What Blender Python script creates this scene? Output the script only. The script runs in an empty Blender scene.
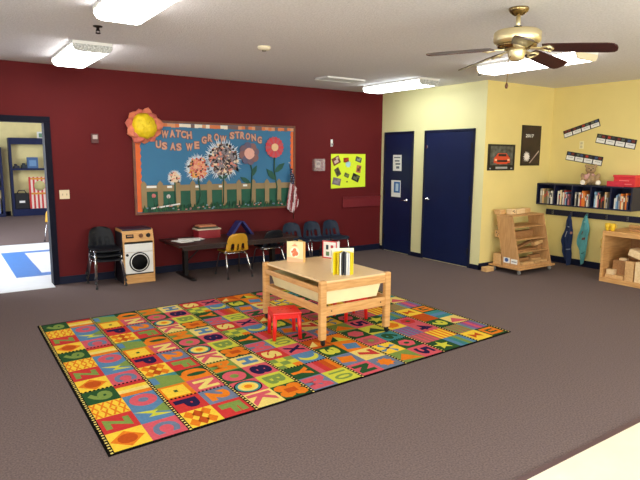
import bpy, bmesh, math, random
from mathutils import Matrix, Vector, Euler
random.seed(7)
C = bpy.context.scene.collection
PI = math.pi
R = math.radians

# ------------------------------------------------------------------ materials
def lin(c):
    return tuple(((v / 255) / 12.92 if v / 255 <= .04045 else ((v / 255 + .055) / 1.055) ** 2.4) for v in c)

MATS = {}
def mat(name, rgb, rough=.6, metal=0, var=.0, scale=8, bump=0, bscale=60, spec=.5, coat=0, stretch=None, rgb2=None, emit=0, trans=0, alpha=1):
    if name in MATS: return MATS[name]
    m = bpy.data.materials.new(name); m.use_nodes = True
    nt = m.node_tree; b = nt.nodes['Principled BSDF']
    col = lin(rgb)
    b.inputs['Base Color'].default_value = (*col, 1)
    b.inputs['Roughness'].default_value = rough
    b.inputs['Metallic'].default_value = metal
    b.inputs['Specular IOR Level'].default_value = spec
    b.inputs['Coat Weight'].default_value = coat
    if trans: b.inputs['Transmission Weight'].default_value = trans
    if alpha < 1: b.inputs['Alpha'].default_value = alpha
    if emit:
        b.inputs['Emission Color'].default_value = (*col, 1)
        b.inputs['Emission Strength'].default_value = emit
    tc = nt.nodes.new('ShaderNodeTexCoord')
    src = tc.outputs['Object']
    if stretch:
        mp = nt.nodes.new('ShaderNodeMapping'); mp.inputs['Scale'].default_value = stretch
        nt.links.new(src, mp.inputs['Vector']); src = mp.outputs['Vector']
    if var or rgb2:
        n = nt.nodes.new('ShaderNodeTexNoise'); n.inputs['Scale'].default_value = scale; n.inputs['Detail'].default_value = 4
        nt.links.new(src, n.inputs['Vector'])
        mx = nt.nodes.new('ShaderNodeMix'); mx.data_type = 'RGBA'
        c2 = lin(rgb2) if rgb2 else tuple(v * (1 - var) for v in col)
        c1 = col if rgb2 else tuple(min(1, v * (1 + var)) for v in col)
        mx.inputs['A'].default_value = (*c1, 1); mx.inputs['B'].default_value = (*c2, 1)
        rp = nt.nodes.new('ShaderNodeMapRange'); rp.inputs['From Min'].default_value = .3; rp.inputs['From Max'].default_value = .7
        nt.links.new(n.outputs['Fac'], rp.inputs['Value']); nt.links.new(rp.outputs['Result'], mx.inputs['Factor'])
        nt.links.new(mx.outputs['Result'], b.inputs['Base Color'])
    if bump:
        n2 = nt.nodes.new('ShaderNodeTexNoise'); n2.inputs['Scale'].default_value = bscale; n2.inputs['Detail'].default_value = 3
        nt.links.new(tc.outputs['Object'], n2.inputs['Vector'])
        bp = nt.nodes.new('ShaderNodeBump'); bp.inputs['Strength'].default_value = bump; bp.inputs['Distance'].default_value = .02
        nt.links.new(n2.outputs['Fac'], bp.inputs['Height']); nt.links.new(bp.outputs['Normal'], b.inputs['Normal'])
    MATS[name] = m
    return m

def wood(name, a, b, s=(3, 30, 30), rough=.5):
    return mat(name, a, rough, rgb2=b, scale=3, stretch=s)

CARPET = mat('carpet', (112, 97, 95), .95, var=.28, scale=90, bump=.5, bscale=260, spec=.1)
def speckle_ceiling():
    return mat('popcorn_ceiling', (226, 224, 228), .95, var=.08, scale=55, bump=.55, bscale=75, spec=.1)
CEIL = speckle_ceiling()
RED = mat('red_paint', (97, 25, 28), .7, var=.06, scale=2, bump=.05, bscale=30, spec=.18)
PALE = mat('pale_yellow_paint', (232, 226, 172), .5, var=.03, scale=2, bump=.05, bscale=30, spec=.35)
YEL = mat('warm_yellow_paint', (234, 214, 140), .5, var=.03, scale=2, bump=.05, bscale=30, spec=.35)
NAVY = mat('navy_paint', (14, 28, 70), .45, var=.08, scale=3, spec=.4)
NAVYB = mat('navy_base_paint', (14, 20, 46), .6, var=.08, scale=3, spec=.25)
NAVYD = mat('navy_shelf_paint', (24, 28, 56), .45, var=.1, scale=5, spec=.4)
VINYL = mat('cream_vinyl', (238, 228, 200), .3, var=.05, scale=5)
RUBBER = mat('edge_strip', (82, 58, 60), .5)
WHITEP = mat('white_paint', (235, 235, 232), .5, var=.03, scale=10)
MAPLE = wood('maple', (222, 172, 110), (196, 142, 82), (2, 2, 20), .45)
MAPLEX = wood('maple_along_x', (222, 172, 110), (196, 142, 82), (2, 20, 20), .45)
MAPLEY = wood('maple_along_y', (222, 172, 110), (196, 142, 82), (20, 2, 20), .45)
LAMIN = mat('maple_laminate', (232, 198, 148), .35, var=.05, scale=6, stretch=(2, 14, 2))
PLY = wood('plywood', (205, 158, 104), (184, 134, 82), (14, 14, 2), .5)
BLOCKW = wood('block_wood', (222, 180, 124), (200, 152, 96), (3, 12, 12), .6)
BLOCKD = wood('block_wood_dark', (176, 128, 80), (150, 104, 62), (3, 12, 12), .6)
BLOCKP = wood('block_wood_pale', (240, 212, 166), (226, 192, 140), (3, 12, 12), .6)
CHROME = mat('chrome', (215, 215, 220), .18, 1)
BLACKP = mat('black_plastic', (18, 18, 20), .5, spec=.3)
DARKBL = mat('dark_blue_plastic', (24, 38, 58), .55, var=.1, scale=6, spec=.3)
BLACKCH = mat('blue_black_plastic', (13, 16, 24), .55, var=.1, scale=6, spec=.3)
YELCH = mat('mustard_plastic', (206, 152, 38), .4, var=.08, scale=6)
REDPL = mat('red_plastic', (226, 34, 32), .35, var=.04, scale=10)
CREAM = mat('cream_plastic', (244, 232, 184), .4, var=.03, scale=10, trans=0)
BRASS = mat('brass', (240, 226, 180), .36, .85)
BRASSD = mat('antique_brass', (150, 128, 88), .25, 1)
MAHOG = mat('mahogany', (66, 24, 22), .35, rgb2=(44, 14, 14), scale=4, stretch=(3, 30, 30), coat=.3)
DARKW = wood('dark_walnut', (50, 26, 24), (36, 19, 18), (2, 20, 20), .4)
DARKM = mat('dark_metal', (32, 28, 28), .45, .5)
PAPER = mat('white_paper', (236, 236, 232), .7, var=.02, scale=8)
def flat(rgb, rough=.7): return mat('colour_%d_%d_%d' % rgb, rgb, rough, var=.04, scale=25)

# ------------------------------------------------------------------ geometry
class G:
    def __init__(s): s.bm = bmesh.new()
    def _faces(s, n0, mi, smooth=False):
        s.bm.faces.ensure_lookup_table()
        for f in s.bm.faces[n0:]:
            f.material_index = mi; f.smooth = smooth
    def box(s, x0, x1, y0, y1, z0, z1, mi=0, bev=0, rot=None):
        n0 = len(s.bm.faces)
        c = Vector(((x0 + x1) / 2, (y0 + y1) / 2, (z0 + z1) / 2)); d = (abs(x1 - x0), abs(y1 - y0), abs(z1 - z0))
        M = Matrix.Translation(c)
        if rot: M = M @ Euler(rot).to_matrix().to_4x4()
        t = bmesh.new(); bmesh.ops.create_cube(t, size=1, matrix=Matrix.Diagonal((*d, 1)))
        if bev: bmesh.ops.bevel(t, geom=t.edges[:], offset=min(bev, min(d) * .45), segments=2, affect='EDGES', profile=.6)
        t.transform(M); s.merge(t); s._faces(n0, mi)
        return s
    def merge(s, t):
        me = bpy.data.meshes.new('tmp'); t.to_mesh(me); t.free(); s.bm.from_mesh(me); bpy.data.meshes.remove(me)
    def prism(s, poly, axis, a, b, mi=0):
        # poly: 2D points; axis: extrusion axis
        n0 = len(s.bm.faces)
        def P(p, h):
            return {'x': (h, p[0], p[1]), 'y': (p[0], h, p[1]), 'z': (p[0], p[1], h)}[axis]
        A = [s.bm.verts.new(P(p, a)) for p in poly]; B = [s.bm.verts.new(P(p, b)) for p in poly]
        n = len(poly)
        s.bm.faces.new(A); s.bm.faces.new(B[::-1])
        for i in range(n): s.bm.faces.new((A[i], A[(i + 1) % n], B[(i + 1) % n], B[i]))
        s._faces(n0, mi); return s
    def tube(s, pts, r, seg=8, mi=0, closed=False, r2=None):
        n0 = len(s.bm.faces)
        pts = [Vector(p) for p in pts]; rings = []; n = len(pts)
        up = None
        for i, p in enumerate(pts):
            a = pts[i - 1] if (i or closed) else p; b = pts[(i + 1) % n] if (i < n - 1 or closed) else p
            t = (b - a).normalized()
            if up is None:
                up = t.orthogonal().normalized()
            up = (up - t * up.dot(t)).normalized()
            v = t.cross(up)
            rr = r if r2 is None else r + (r2 - r) * i / (n - 1)
            rings.append([s.bm.verts.new(p + (up * math.cos(q) + v * math.sin(q)) * rr) for q in [2 * PI * k / seg for k in range(seg)]])
        m = n if closed else n - 1
        for i in range(m):
            A, B = rings[i], rings[(i + 1) % n]
            for k in range(seg): s.bm.faces.new((A[k], A[(k + 1) % seg], B[(k + 1) % seg], B[k]))
        s._faces(n0, mi, True)
        if not closed:
            n1 = len(s.bm.faces); s.bm.faces.new(rings[0][::-1]); s.bm.faces.new(rings[-1]); s._faces(n1, mi)
        return s
    def lathe(s, prof, c=(0, 0, 0), seg=24, mi=0, M=None, smooth=True):
        n0 = len(s.bm.faces); T = Matrix.Translation(c) @ (M or Matrix.Identity(4))
        rings = []
        for r, z in prof:
            if r < 1e-5: rings.append([s.bm.verts.new(T @ Vector((0, 0, z)))])
            else: rings.append([s.bm.verts.new(T @ Vector((r * math.cos(2 * PI * k / seg), r * math.sin(2 * PI * k / seg), z))) for k in range(seg)])
        for A, B in zip(rings, rings[1:]):
            for k in range(seg):
                k2 = (k + 1) % seg
                if len(A) == 1 and len(B) == 1: continue
                if len(A) == 1: s.bm.faces.new((A[0], B[k2], B[k]))
                elif len(B) == 1: s.bm.faces.new((A[k], A[k2], B[0]))
                else: s.bm.faces.new((A[k], A[k2], B[k2], B[k]))
        s._faces(n0, mi, smooth); return s
    def ball(s, c, r, mi=0, u=16, v=10, rot=None):
        n0 = len(s.bm.faces)
        if not hasattr(r, '__len__'): r = (r, r, r)
        M = Matrix.Translation(c)
        if rot: M = M @ Euler(rot).to_matrix().to_4x4()
        bmesh.ops.create_uvsphere(s.bm, u_segments=u, v_segments=v, radius=1, matrix=M @ Matrix.Diagonal((*r, 1)))
        s._faces(n0, mi, True); return s
    def grid(s, f, nu, nv, mi=0, skip=None, mif=None, smooth=True):
        n0 = len(s.bm.faces)
        V = [[s.bm.verts.new(f(i / nu, j / nv)) for i in range(nu + 1)] for j in range(nv + 1)]
        for j in range(nv):
            for i in range(nu):
                if skip and skip(i, j): continue
                fc = s.bm.faces.new((V[j][i], V[j][i + 1], V[j + 1][i + 1], V[j + 1][i]))
                fc.material_index = mif(i, j) if mif else mi; fc.smooth = smooth
        return s
    def poly(s, pts, mi=0):
        f = s.bm.faces.new([s.bm.verts.new(p) for p in pts]); f.material_index = mi; return s
    def text(s, ch, f, depth=None, mi=0, bold=.03):
        # glyph mapped by f(gx, gy) -> front point; depth: vector added for a real thickness
        vs, fs, edges = glyph(ch, bold)
        A = [s.bm.verts.new(f(*v)) for v in vs]
        for q in fs:
            try: s.bm.faces.new([A[i] for i in q]).material_index = mi
            except ValueError: pass
        if depth is not None:
            d = Vector(depth); B = [s.bm.verts.new(Vector(f(*v)) + d) for v in vs]
            for i, j in edges:
                try: s.bm.faces.new((A[i], A[j], B[j], B[i])).material_index = mi
                except ValueError: pass
        return s
    def build(s, name, mats, parent=None, world=True, loc=None, mods=None, recalc=True):
        if not isinstance(mats, (list, tuple)): mats = [mats]
        if recalc: bmesh.ops.recalc_face_normals(s.bm, faces=s.bm.faces[:])
        if parent is not None and world: s.bm.transform(WM[parent].inverted())
        if parent is None and loc is not None: s.bm.transform(Matrix.Translation(-Vector(loc)))
        me = bpy.data.meshes.new(name); s.bm.to_mesh(me); s.bm.free()
        for m in mats: me.materials.append(m)
        o = bpy.data.objects.new(name, me); C.objects.link(o)
        if parent is not None: o.parent = parent; WM[o] = WM[parent]
        else:
            if loc is not None: o.location = loc
            WM[o] = Matrix.Translation(o.location)
        for m in mods or []:
            q = o.modifiers.new(m[0], m[0])
            for k, v in m[1].items(): setattr(q, k, v)
        return o
WM = {}
GL = {}
def glyph(ch, bold=.03):
    key = (ch, bold)
    if key in GL: return GL[key]
    cu = bpy.data.curves.new('t', 'FONT'); cu.body = ch; cu.size = 1; cu.offset = bold; cu.fill_mode = 'FRONT'; cu.resolution_u = 3
    o = bpy.data.objects.new('t', cu); C.objects.link(o)
    bpy.context.view_layer.update()
    dg = bpy.context.evaluated_depsgraph_get()
    me = bpy.data.meshes.new_from_object(o.evaluated_get(dg))
    t = bmesh.new(); t.from_mesh(me); bmesh.ops.remove_doubles(t, verts=t.verts[:], dist=1e-4)
    t.verts.index_update()
    xs = [v.co.x for v in t.verts]; ys = [v.co.y for v in t.verts]
    x0, x1, y0, y1 = min(xs), max(xs), min(ys), max(ys)
    vs = [((v.co.x - x0) / (x1 - x0) - .5, (v.co.y - y0) / (y1 - y0) - .5) for v in t.verts]
    fs = [[v.index for v in f.verts] for f in t.faces]
    ed = [(e.verts[0].index, e.verts[1].index) for e in t.edges if len(e.link_faces) == 1]
    t.free(); bpy.data.objects.remove(o); bpy.data.curves.remove(cu); bpy.data.meshes.remove(me)
    GL[key] = (vs, fs, ed)
    return GL[key]

def tag(o, label, cat, group=None, kind=None):
    o['label'] = label; o['category'] = cat
    if group: o['group'] = group
    if kind: o['kind'] = kind
    return o
def thing(name, label, cat, loc=(0, 0, 0), rz=0, group=None):
    o = bpy.data.objects.new(name, None); C.objects.link(o); o.empty_display_size = .1
    o.location = loc; o.rotation_euler = (0, 0, rz)
    WM[o] = Matrix.Translation(loc) @ Matrix.Rotation(rz, 4, 'Z')
    return tag(o, label, cat, group)
def struct(o): o['kind'] = 'structure'; return o
def dup(root, loc, rz, label, group=None):
    r = root.copy(); C.objects.link(r); r.location = loc; r.rotation_euler = (0, 0, rz); r['label'] = label
    if group: r['group'] = group
    for ch in list(root.children):
        c = ch.copy(); C.objects.link(c); c.parent = r
        for g in list(ch.children):
            d = g.copy(); C.objects.link(d); d.parent = c
    return r

H = 2.785; LD = 2.314; WX = 1.61
# ------------------------------------------------------------------ room shell
g = G(); g.box(-8.6, 0, 0, 0, 0, 0) if 0 else None
g.box(-8.6, -6.44, 0, .14, 0, H); g.box(-6.44, -5.49, 0, .14, 2.08, H); g.box(-5.49, 0, 0, .14, 0, H)
struct(g.build('wall_back', RED))
struct(G().box(0, .14, -LD + .002, 0, 0, H).build('wall_side', PALE))
struct(G().box(.003, WX, -LD, -LD + .14, 0, H).build('wall_alcove', YEL))
struct(G().box(WX, WX + .14, -10.6, -LD + .14, 0, H).build('wall_right', YEL))
g = G()
for a, b in ((-10.6, -9.2), (-6.6, -5.0), (-2.4, .14)): g.box(-8.74, -8.6, a, b, 0, H)
for a, b in ((-9.2, -6.6), (-5.0, -2.4)): g.box(-8.74, -8.6, a, b, 0, .8); g.box(-8.74, -8.6, a, b, 2.2, H)
struct(g.build('wall_left', YEL))
g = G()
for a, b in ((-8.74, -7.6), (-4.6, -3.4), (-.4, WX + .14)): g.box(a, b, -10.74, -10.6, 0, H)
for a, b in ((-7.6, -4.6), (-3.4, -.4)): g.box(a, b, -10.74, -10.6, 0, .7); g.box(a, b, -10.74, -10.6, 2.3, H)
struct(g.build('wall_front', YEL))
struct(G().box(-8.74, WX + .14, -10.74, 10.0, H, H + .1).build('ceiling', CEIL))
struct(G().box(-8.74, WX + .14, -10.74, 10.0, -.1, 0).build('floor', CARPET))
struct(G().box(-8.6, WX, -10.6, -6.18, 0, .004).build('trim_1', VINYL))          # cream vinyl floor
struct(G().prism([(-6.18, 0), (-6.18, .007), (-6.15, .009), (-6.145, 0)], 'x', -8.6, WX).build('trim_2', RUBBER))
# baseboards
struct(G().box(-8.6, -6.52, -.015, 0, 0, .1).box(-5.44, 0, -.015, 0, 0, .1).build('baseboard_back', NAVYB))
struct(G().box(-.015, 0, -1.075, -.84, 0, .07).box(-.015, 0, -LD - .015, -2.14, 0, .07).box(-.015, 0, -.09, 0, 0, .07).build('baseboard_side', NAVYB))
struct(G().box(-.015, WX, -LD - .015, -LD, 0, .1).build('baseboard_alcove', NAVYB))
struct(G().box(WX - .015, WX, -10.6, -LD, 0, .1).build('baseboard_right', NAVYB))

# doorway into the next room (door_1): casing only, the door stands open out of sight
f = G()
f.box(-5.515, -5.44, -.025, .165, 0, 2.069, bev=.004).box(-6.5, -6.425, -.025, .165, 0, 2.069, bev=.004).box(-6.5, -5.44, -.026, .165, 2.07, 2.145, bev=.004)
struct(f.build('door_1', mat('navy_casing', (11, 13, 32), .65, spec=.15)))

def door(name, y0, y1, label_handle, hy, hz):
    g = G(); fw = .04
    g.box(-.022, 0, y0 - fw, y0, 0, 2.11, bev=.004).box(-.022, 0, y1, y1 + fw, 0, 2.11, bev=.004).box(-.022, 0, y0 - fw, y1 + fw, 2.07, 2.11, bev=.004)
    d = struct(g.build(name, mat('navy_door_frame', (12, 22, 54), .4, var=.05)))
    leaf = G().box(-.012, 0, y0, y1, .012, 2.07, bev=.002).build('leaf', NAVY, d)
    h = G(); sgn = 1 if hy > (y0 + y1) / 2 else -1
    M = Matrix.Rotation(-PI / 2, 4, 'Y')
    h.lathe([(0, 0), (.03, 0), (.03, .008), (.012, .012), (.012, .045), (0, .045)], (-.012, hy, hz), 16, M=M)
    h.tube([(-.055, hy, hz), (-.058, hy - sgn * .03, hz), (-.056, hy - sgn * .1, hz)], .008)
    h.build('handle', CHROME, d)
    hg = G()
    for z in (.25, 1.05, 1.85):
        yy = y0 if sgn > 0 else y1
        hg.box(-.026, -.012, yy - .012, yy + .012, z - .05, z + .05)
    hg.build('hinge', mat('hinge_metal', (60, 60, 66), .4, .8), d)
    return d
door('door_2', -.79, -.13, '', -.70, .94)
d3 = door('door_3', -2.095, -1.13, '', -1.19, 1.0)
G().box(-.03, -.012, -1.172, -1.142, 1.82, 1.87, bev=.004).build('latch', CHROME, d3)

for nm, lb, pts, pics in (('door_notice', 'white printed notice taped higher on the left navy door', [(-.336, 1.44), (-.554, 1.44), (-.545, 1.715), (-.330, 1.715)], [(-.36, -.52, 1.66, 1.68), (-.38, -.50, 1.60, 1.625), (-.40, -.52, 1.545, 1.575), (-.42, -.50, 1.48, 1.52)]),
                          ('door_notice', 'lower notice with a blue picture on the left navy door', [(-.310, .985), (-.547, .985), (-.54, 1.275), (-.300, 1.275)], [])):
    n = thing(nm, lb, 'notice', (-.012, -.44, pts[0][1]), 0, 'notices on the navy door')
    G().prism(pts, 'x', -.016, -.012).build('sheet', PAPER, n)
    for y0, y1, z0, z1 in pics: G().box(-.0175, -.016, y1, y0, z0, z1).build('print', flat((110, 115, 125)), n)
    if not pics:
        q = G().box(-.0175, -.016, -.53, -.375, 1.06, 1.25).build('picture', flat((52, 110, 180)), n)
        G().box(-.019, -.0175, -.49, -.42, 1.09, 1.22).build('picture_figure', flat((190, 215, 235)), q)

# ------------------------------------------------------------------ next room seen through the doorway
struct(G().box(-8.6, -.1, 9.76, 9.9, 0, H).build('wall_far', mat('far_yellow', (238, 224, 160), .6, var=.03)))
struct(G().box(-6.425, -5.515, -.15, .02, 0, .004).box(-8.4, -.4, .02, 3.92, 0, .004).build('trim_3', mat('white_vinyl', (232, 236, 240), .35, var=.03)))
struct(G().box(-5.87, -4.0, .7, .9, .004, .007).box(-5.87, -4.0, 2.82, 3.0, .004, .007).box(-5.87, -5.53, .9, 2.82, .004, .007).box(-4.3, -4.0, .9, 2.82, .004, .007)
       .build('trim_4', mat('blue_vinyl', (72, 130, 205), .35, var=.04)))
struct(G().box(-8.6, -5.06, 9.745, 9.76, 0, .12).box(-3.9, -.1, 9.745, 9.76, 0, .12).build('baseboard_far', NAVYB))
b = thing('bookcase', 'tall navy open bookcase in the next room, seen through the doorway', 'bookcase', (-4.5, 9.6, 0))
for x in (-5.03, -3.96): G().box(x, x + .06, 9.44, 9.745, 0, 2.12).build('side_panel', NAVY, b)
G().box(-4.97, -3.96, 9.44, 9.745, 1.95, 2.12).build('top_board', NAVY, b)
G().box(-4.97, -3.96, 9.44, 9.745, 1.25, 1.30).build('shelf', NAVY, b)
G().box(-4.97, -3.96, 9.44, 9.745, 0.0, .19).build('base', NAVY, b)
b = thing('bookcase', 'navy bookcase at the far left edge of the doorway view', 'bookcase', (-5.7, 9.6, 0))
for x in (-6.25, -5.27): G().box(x, x + .06, 9.44, 9.745, 0, 1.86).build('side_panel', NAVY, b)
for z, n in ((1.78, 'top_board'), (1.2, 'shelf'), (.72, 'shelf'), (0, 'base')): G().box(-6.19, -5.27, 9.44, 9.745, z, z + .08).build(n, NAVY, b)
tag(G().box(-5.55, -5.32, 9.47, 9.7, .8, 1.05, bev=.01).build('storage_bin', flat((150, 180, 215)), loc=(-5.43, 9.58, .8)), 'pale blue bin in the leftmost bookcase of the next room', 'bin')
tag(G().box(-5.55, -5.32, 9.47, 9.7, .08, .5, bev=.01).build('storage_bin', flat((120, 140, 190)), loc=(-5.43, 9.58, .08)), 'slate blue bin on the floor shelf of the leftmost bookcase', 'bin')
f = thing('photo_frame', 'small white framed picture standing on top of the far bookcase', 'picture frame', (-4.22, 9.6, 2.12))
G().box(-4.3, -4.14, 9.57, 9.6, 2.12, 2.30, bev=.005).build('frame', PAPER, f); G().box(-4.26, -4.18, 9.565, 9.57, 2.15, 2.26).build('picture', flat((110, 150, 120)), f)
for x, w, h, c in ((-4.93, .14, .07, (50, 50, 60)), (-4.74, .16, .09, (40, 52, 60))):
    tag(G().box(x, x + w, 9.5, 9.68, 1.30, 1.30 + h, bev=.02).box(x + .02, x + w * .6, 9.52, 9.66, 1.30 + h - .005, 1.30 + h + .05, bev=.02).build('toy', flat(c), loc=(x, 9.6, 1.30)),
        'dark toy bundle on the middle shelf, %s' % ('by the left panel' if x < -4.8 else 'just left of the blue box'), 'toy')
t = thing('game_box', 'blue box standing on the middle shelf of the far bookcase', 'box', (-4.45, 9.6, 1.30))
G().box(-4.6, -4.33, 9.5, 9.6, 1.30, 1.60, bev=.006).build('box', flat((70, 104, 150)), t); G().box(-4.55, -4.38, 9.495, 9.5, 1.36, 1.52).build('cover_label', flat((110, 150, 190)), t)
t = thing('black_crate', 'black crate on the bottom shelf of the far bookcase', 'crate', (-4.8, 9.58, .19))
G().box(-4.96, -4.62, 9.46, 9.7, .19, .62, bev=.02).build('body', flat((24, 24, 28)), t)
G().tube([(-4.9, 9.48, .62), (-4.86, 9.48, .70), (-4.72, 9.48, .70), (-4.68, 9.48, .62)], .015).build('handle', flat((40, 40, 44)), t)
G().box(-4.86, -4.72, 9.452, 9.46, .36, .42).build('label_plate', PAPER, t)
t = thing('striped_board', 'red and white striped game board with a round face hole', 'game board', (-4.38, 9.5, .19))
g = G()
for k in range(9):
    x = -4.6 + k * .05
    g.box(x, x + .05, 9.49, 9.51, .19, 1.06, mi=k % 2)
g.build('panel', [flat((205, 60, 60)), flat((240, 220, 205))], t)
MY = Matrix.Rotation(PI / 2, 4, 'X')
G().lathe([(0, 0), (.14, 0), (.14, .012), (0, .012)], (-4.33, 9.49, .82), 24, M=MY).build('face_disc', flat((200, 190, 130)), t)
G().box(-4.55, -4.2, 9.478, 9.49, .58, .63).box(-4.55, -4.2, 9.478, 9.49, .99, 1.04).build('band', flat((220, 150, 60)), t)

# ------------------------------------------------------------------ ceiling fittings
LENSC = mat('lamp_lens', (255, 252, 246), .4, emit=11)
LENSM = mat('lamp_lens_cool', (244, 252, 250), .4, emit=11)
PRISM = mat('prismatic_cap', (232, 234, 232), .25, rgb2=(150, 152, 150), scale=60)
def fixture(cx, y0, y1, label, lens=None, cap=None, rz=0):
    t = thing('ceiling_light', label, 'ceiling light', (cx, (y0 + y1) / 2, H), rz, 'fluorescent ceiling lights')
    L = (y1 - y0) / 2
    G().box(-.19, .19, -L, L, -.03, 0, bev=.004).build('housing', WHITEP, t, world=False)
    pr = [(-.185, -.03), (-.185, -.055), (-.165, -.085), (-.13, -.098), (.13, -.098), (.165, -.085), (.185, -.055), (.185, -.03)]
    G().prism(pr, 'y', -L + .02, L - .02).build('diffuser', lens or LENSC, t, world=False)
    big = [(x * 1.02, z * (1.02 if z < -.04 else 1)) for x, z in pr]
    for a, b in ((-L, -L + .02), (L - .02, L)):
        G().prism(big, 'y', a, b).build('end_cap', cap or PRISM, t, world=False)
    return t
fixture(-5.28, -1.78, -.58, 'fluorescent ceiling light nearest the doorway and the red wall')
fixture(-5.40, -4.42, -3.19, 'fluorescent ceiling light cut by the top edge, in front of the sprinkler')
fixture(-.80, -1.95, -.66, 'fluorescent ceiling light at the corner above the two navy doors', LENSM)
fixture(-.99, -4.40, -3.10, 'fluorescent ceiling light behind the brass ceiling fan', None, mat('cream_cap', (236, 222, 190), .5))

fixture(-5.30, -8.6, -7.38, 'added fluorescent ceiling light above the cream vinyl edge at the left, out of the picture')  # unseen fixtures from here on, added to light the foreground from above
fixture(-.99, -7.7, -6.48, 'added fluorescent ceiling light by the right wall in front of the fan, out of the picture')
fixture(-3.2, -8.3, -7.08, 'added fluorescent ceiling light in the middle of the room behind the viewer')

# fan
FX, FY = -2.961, -5.015
t = thing('ceiling_fan', 'brass ceiling fan with five dark mahogany blades', 'ceiling fan', (FX, FY, H))
G().lathe([(0, 0), (.072, 0), (.074, -.010), (.066, -.028), (.045, -.045), (.03, -.055), (0, -.055)], seg=28).build('canopy', BRASSD, t, world=False)
G().tube([(0, 0, -.05), (0, 0, -.16)], .017, 12).build('downrod', BRASS, t, world=False)
G().lathe([(0, -.13), (.028, -.13), (.034, -.15), (.034, -.165), (0, -.165)], seg=20).build('coupling', BLACKP, t, world=False)
G().lathe([(0, -.155), (.06, -.155), (.155, -.165), (.172, -.18), (.172, -.235), (.165, -.25), (.12, -.268), (0, -.27)], seg=36).build('motor_housing', BRASS, t, world=False)
G().lathe([(.02, -.262), (.15, -.262), (.14, -.285), (.09, -.298), (.02, -.3)], seg=36).build('flywheel', BRASSD, t, world=False)
G().lathe([(0, -.29), (.062, -.29), (.066, -.31), (.06, -.35), (.045, -.375), (.02, -.385), (0, -.385)], seg=28).build('switch_housing', BRASS, t, world=False)
for k in range(5):
    a = R(-139 + 72 * k); Mz = Matrix.Rotation(a, 4, 'Z')
    zb = -.283
    Mb = Mz @ Matrix.Translation((0, 0, zb)) @ Matrix.Rotation(R(5.5), 4, 'Y') @ Matrix.Rotation(R(-17), 4, 'X')
    bm = G(); pl = []
    out = [(.19, -.052), (.23, -.058), (.45, -.066), (.62, -.068), (.665, -.06), (.685, -.035), (.69, 0), (.685, .035), (.665, .06), (.62, .068), (.45, .066), (.23, .058), (.19, .052)]
    bm.prism(out, 'z', -.004, .004); bm.bm.transform(Mb)
    bl = bm.build('blade', MAHOG, t, world=False)
    ir = G()
    ir.box(.10, .175, -.014, .014, -.012, -.002, bev=.003)
    ir.tube([(.17, 0, -.01), (.205, .03, -.008), (.24, .036, -.008), (.262, .0, -.008), (.24, -.036, -.008), (.205, -.03, -.008)], .009, 8, closed=True)
    for yy in (.03, -.03): ir.ball((.235, yy, -.012), .011, u=8, v=6)
    ir.bm.transform(Mb)
    ir.build('blade_arm', BRASS, bl, world=False)
ch = G(); ch.tube([(-.055, .008, -.35), (-.075, .012, -.38), (-.08, .012, -.545)], .0035, 6).build('pull_chain', BRASSD, t, world=False)
G().lathe([(0, -.63), (.008, -.628), (.013, -.61), (.006, -.588), (0, -.585)], (-.08, .012, .04), 12).build('pull_fob', mat('fob_wood', (96, 58, 36), .4), t, world=False)

s = thing('smoke_detector', 'round cream smoke detector on the ceiling', 'smoke detector', (-3.79, -2.57, H))
G().lathe([(0, 0), (.065, 0), (.068, -.012), (.058, -.03), (.03, -.036), (0, -.036)], seg=28).build('body', mat('cream_detector', (238, 226, 196), .5), s, world=False)
G().lathe([(0, -.034), (.022, -.034), (.02, -.048), (0, -.05)], seg=16).build('sensor', mat('detector_grey', (120, 112, 100), .5), s, world=False)
for x, y, w in ((-5.40, -2.52, 'between the two left ceiling lights'), (-.81, -2.84, 'above the yellow corner, left of the fan')):
    s = thing('fire_sprinkler', 'small dark sprinkler head hanging from the ceiling ' + w, 'sprinkler', (x, y, H))
    G().lathe([(0, 0), (.04, 0), (.038, -.008), (.014, -.012), (.012, -.04), (0, -.04)], seg=16).build('collar', DARKM, s, world=False)
    G().lathe([(0, -.058), (.022, -.058), (.02, -.064), (0, -.064)], seg=12).build('deflector', DARKM, s, world=False)
    G().tube([(.014, 0, -.03), (.016, 0, -.06)], .003, 6).tube([(-.014, 0, -.03), (-.016, 0, -.06)], .003, 6).build('yoke', DARKM, s, world=False)
v = thing('ceiling_vent', 'flat white ceiling vent in front of the red wall', 'vent', (-1.75, -1.1, H))
g = G()
g.box(-.33, .33, -.16, -.14, -.022, 0).box(-.33, .33, .14, .16, -.022, 0).box(-.33, -.31, -.14, .14, -.022, 0).box(.31, .33, -.14, .14, -.022, 0).build('frame', WHITEP, v, world=False)
g = G()
for k in range(9): y = -.12 + k * .03; g.box(-.31, .31, y - .01, y + .01, -.014, -.01, rot=(R(30), 0, 0))
g.build('slats', mat('vent_grey', (176, 172, 168), .6), v, world=False)

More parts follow.
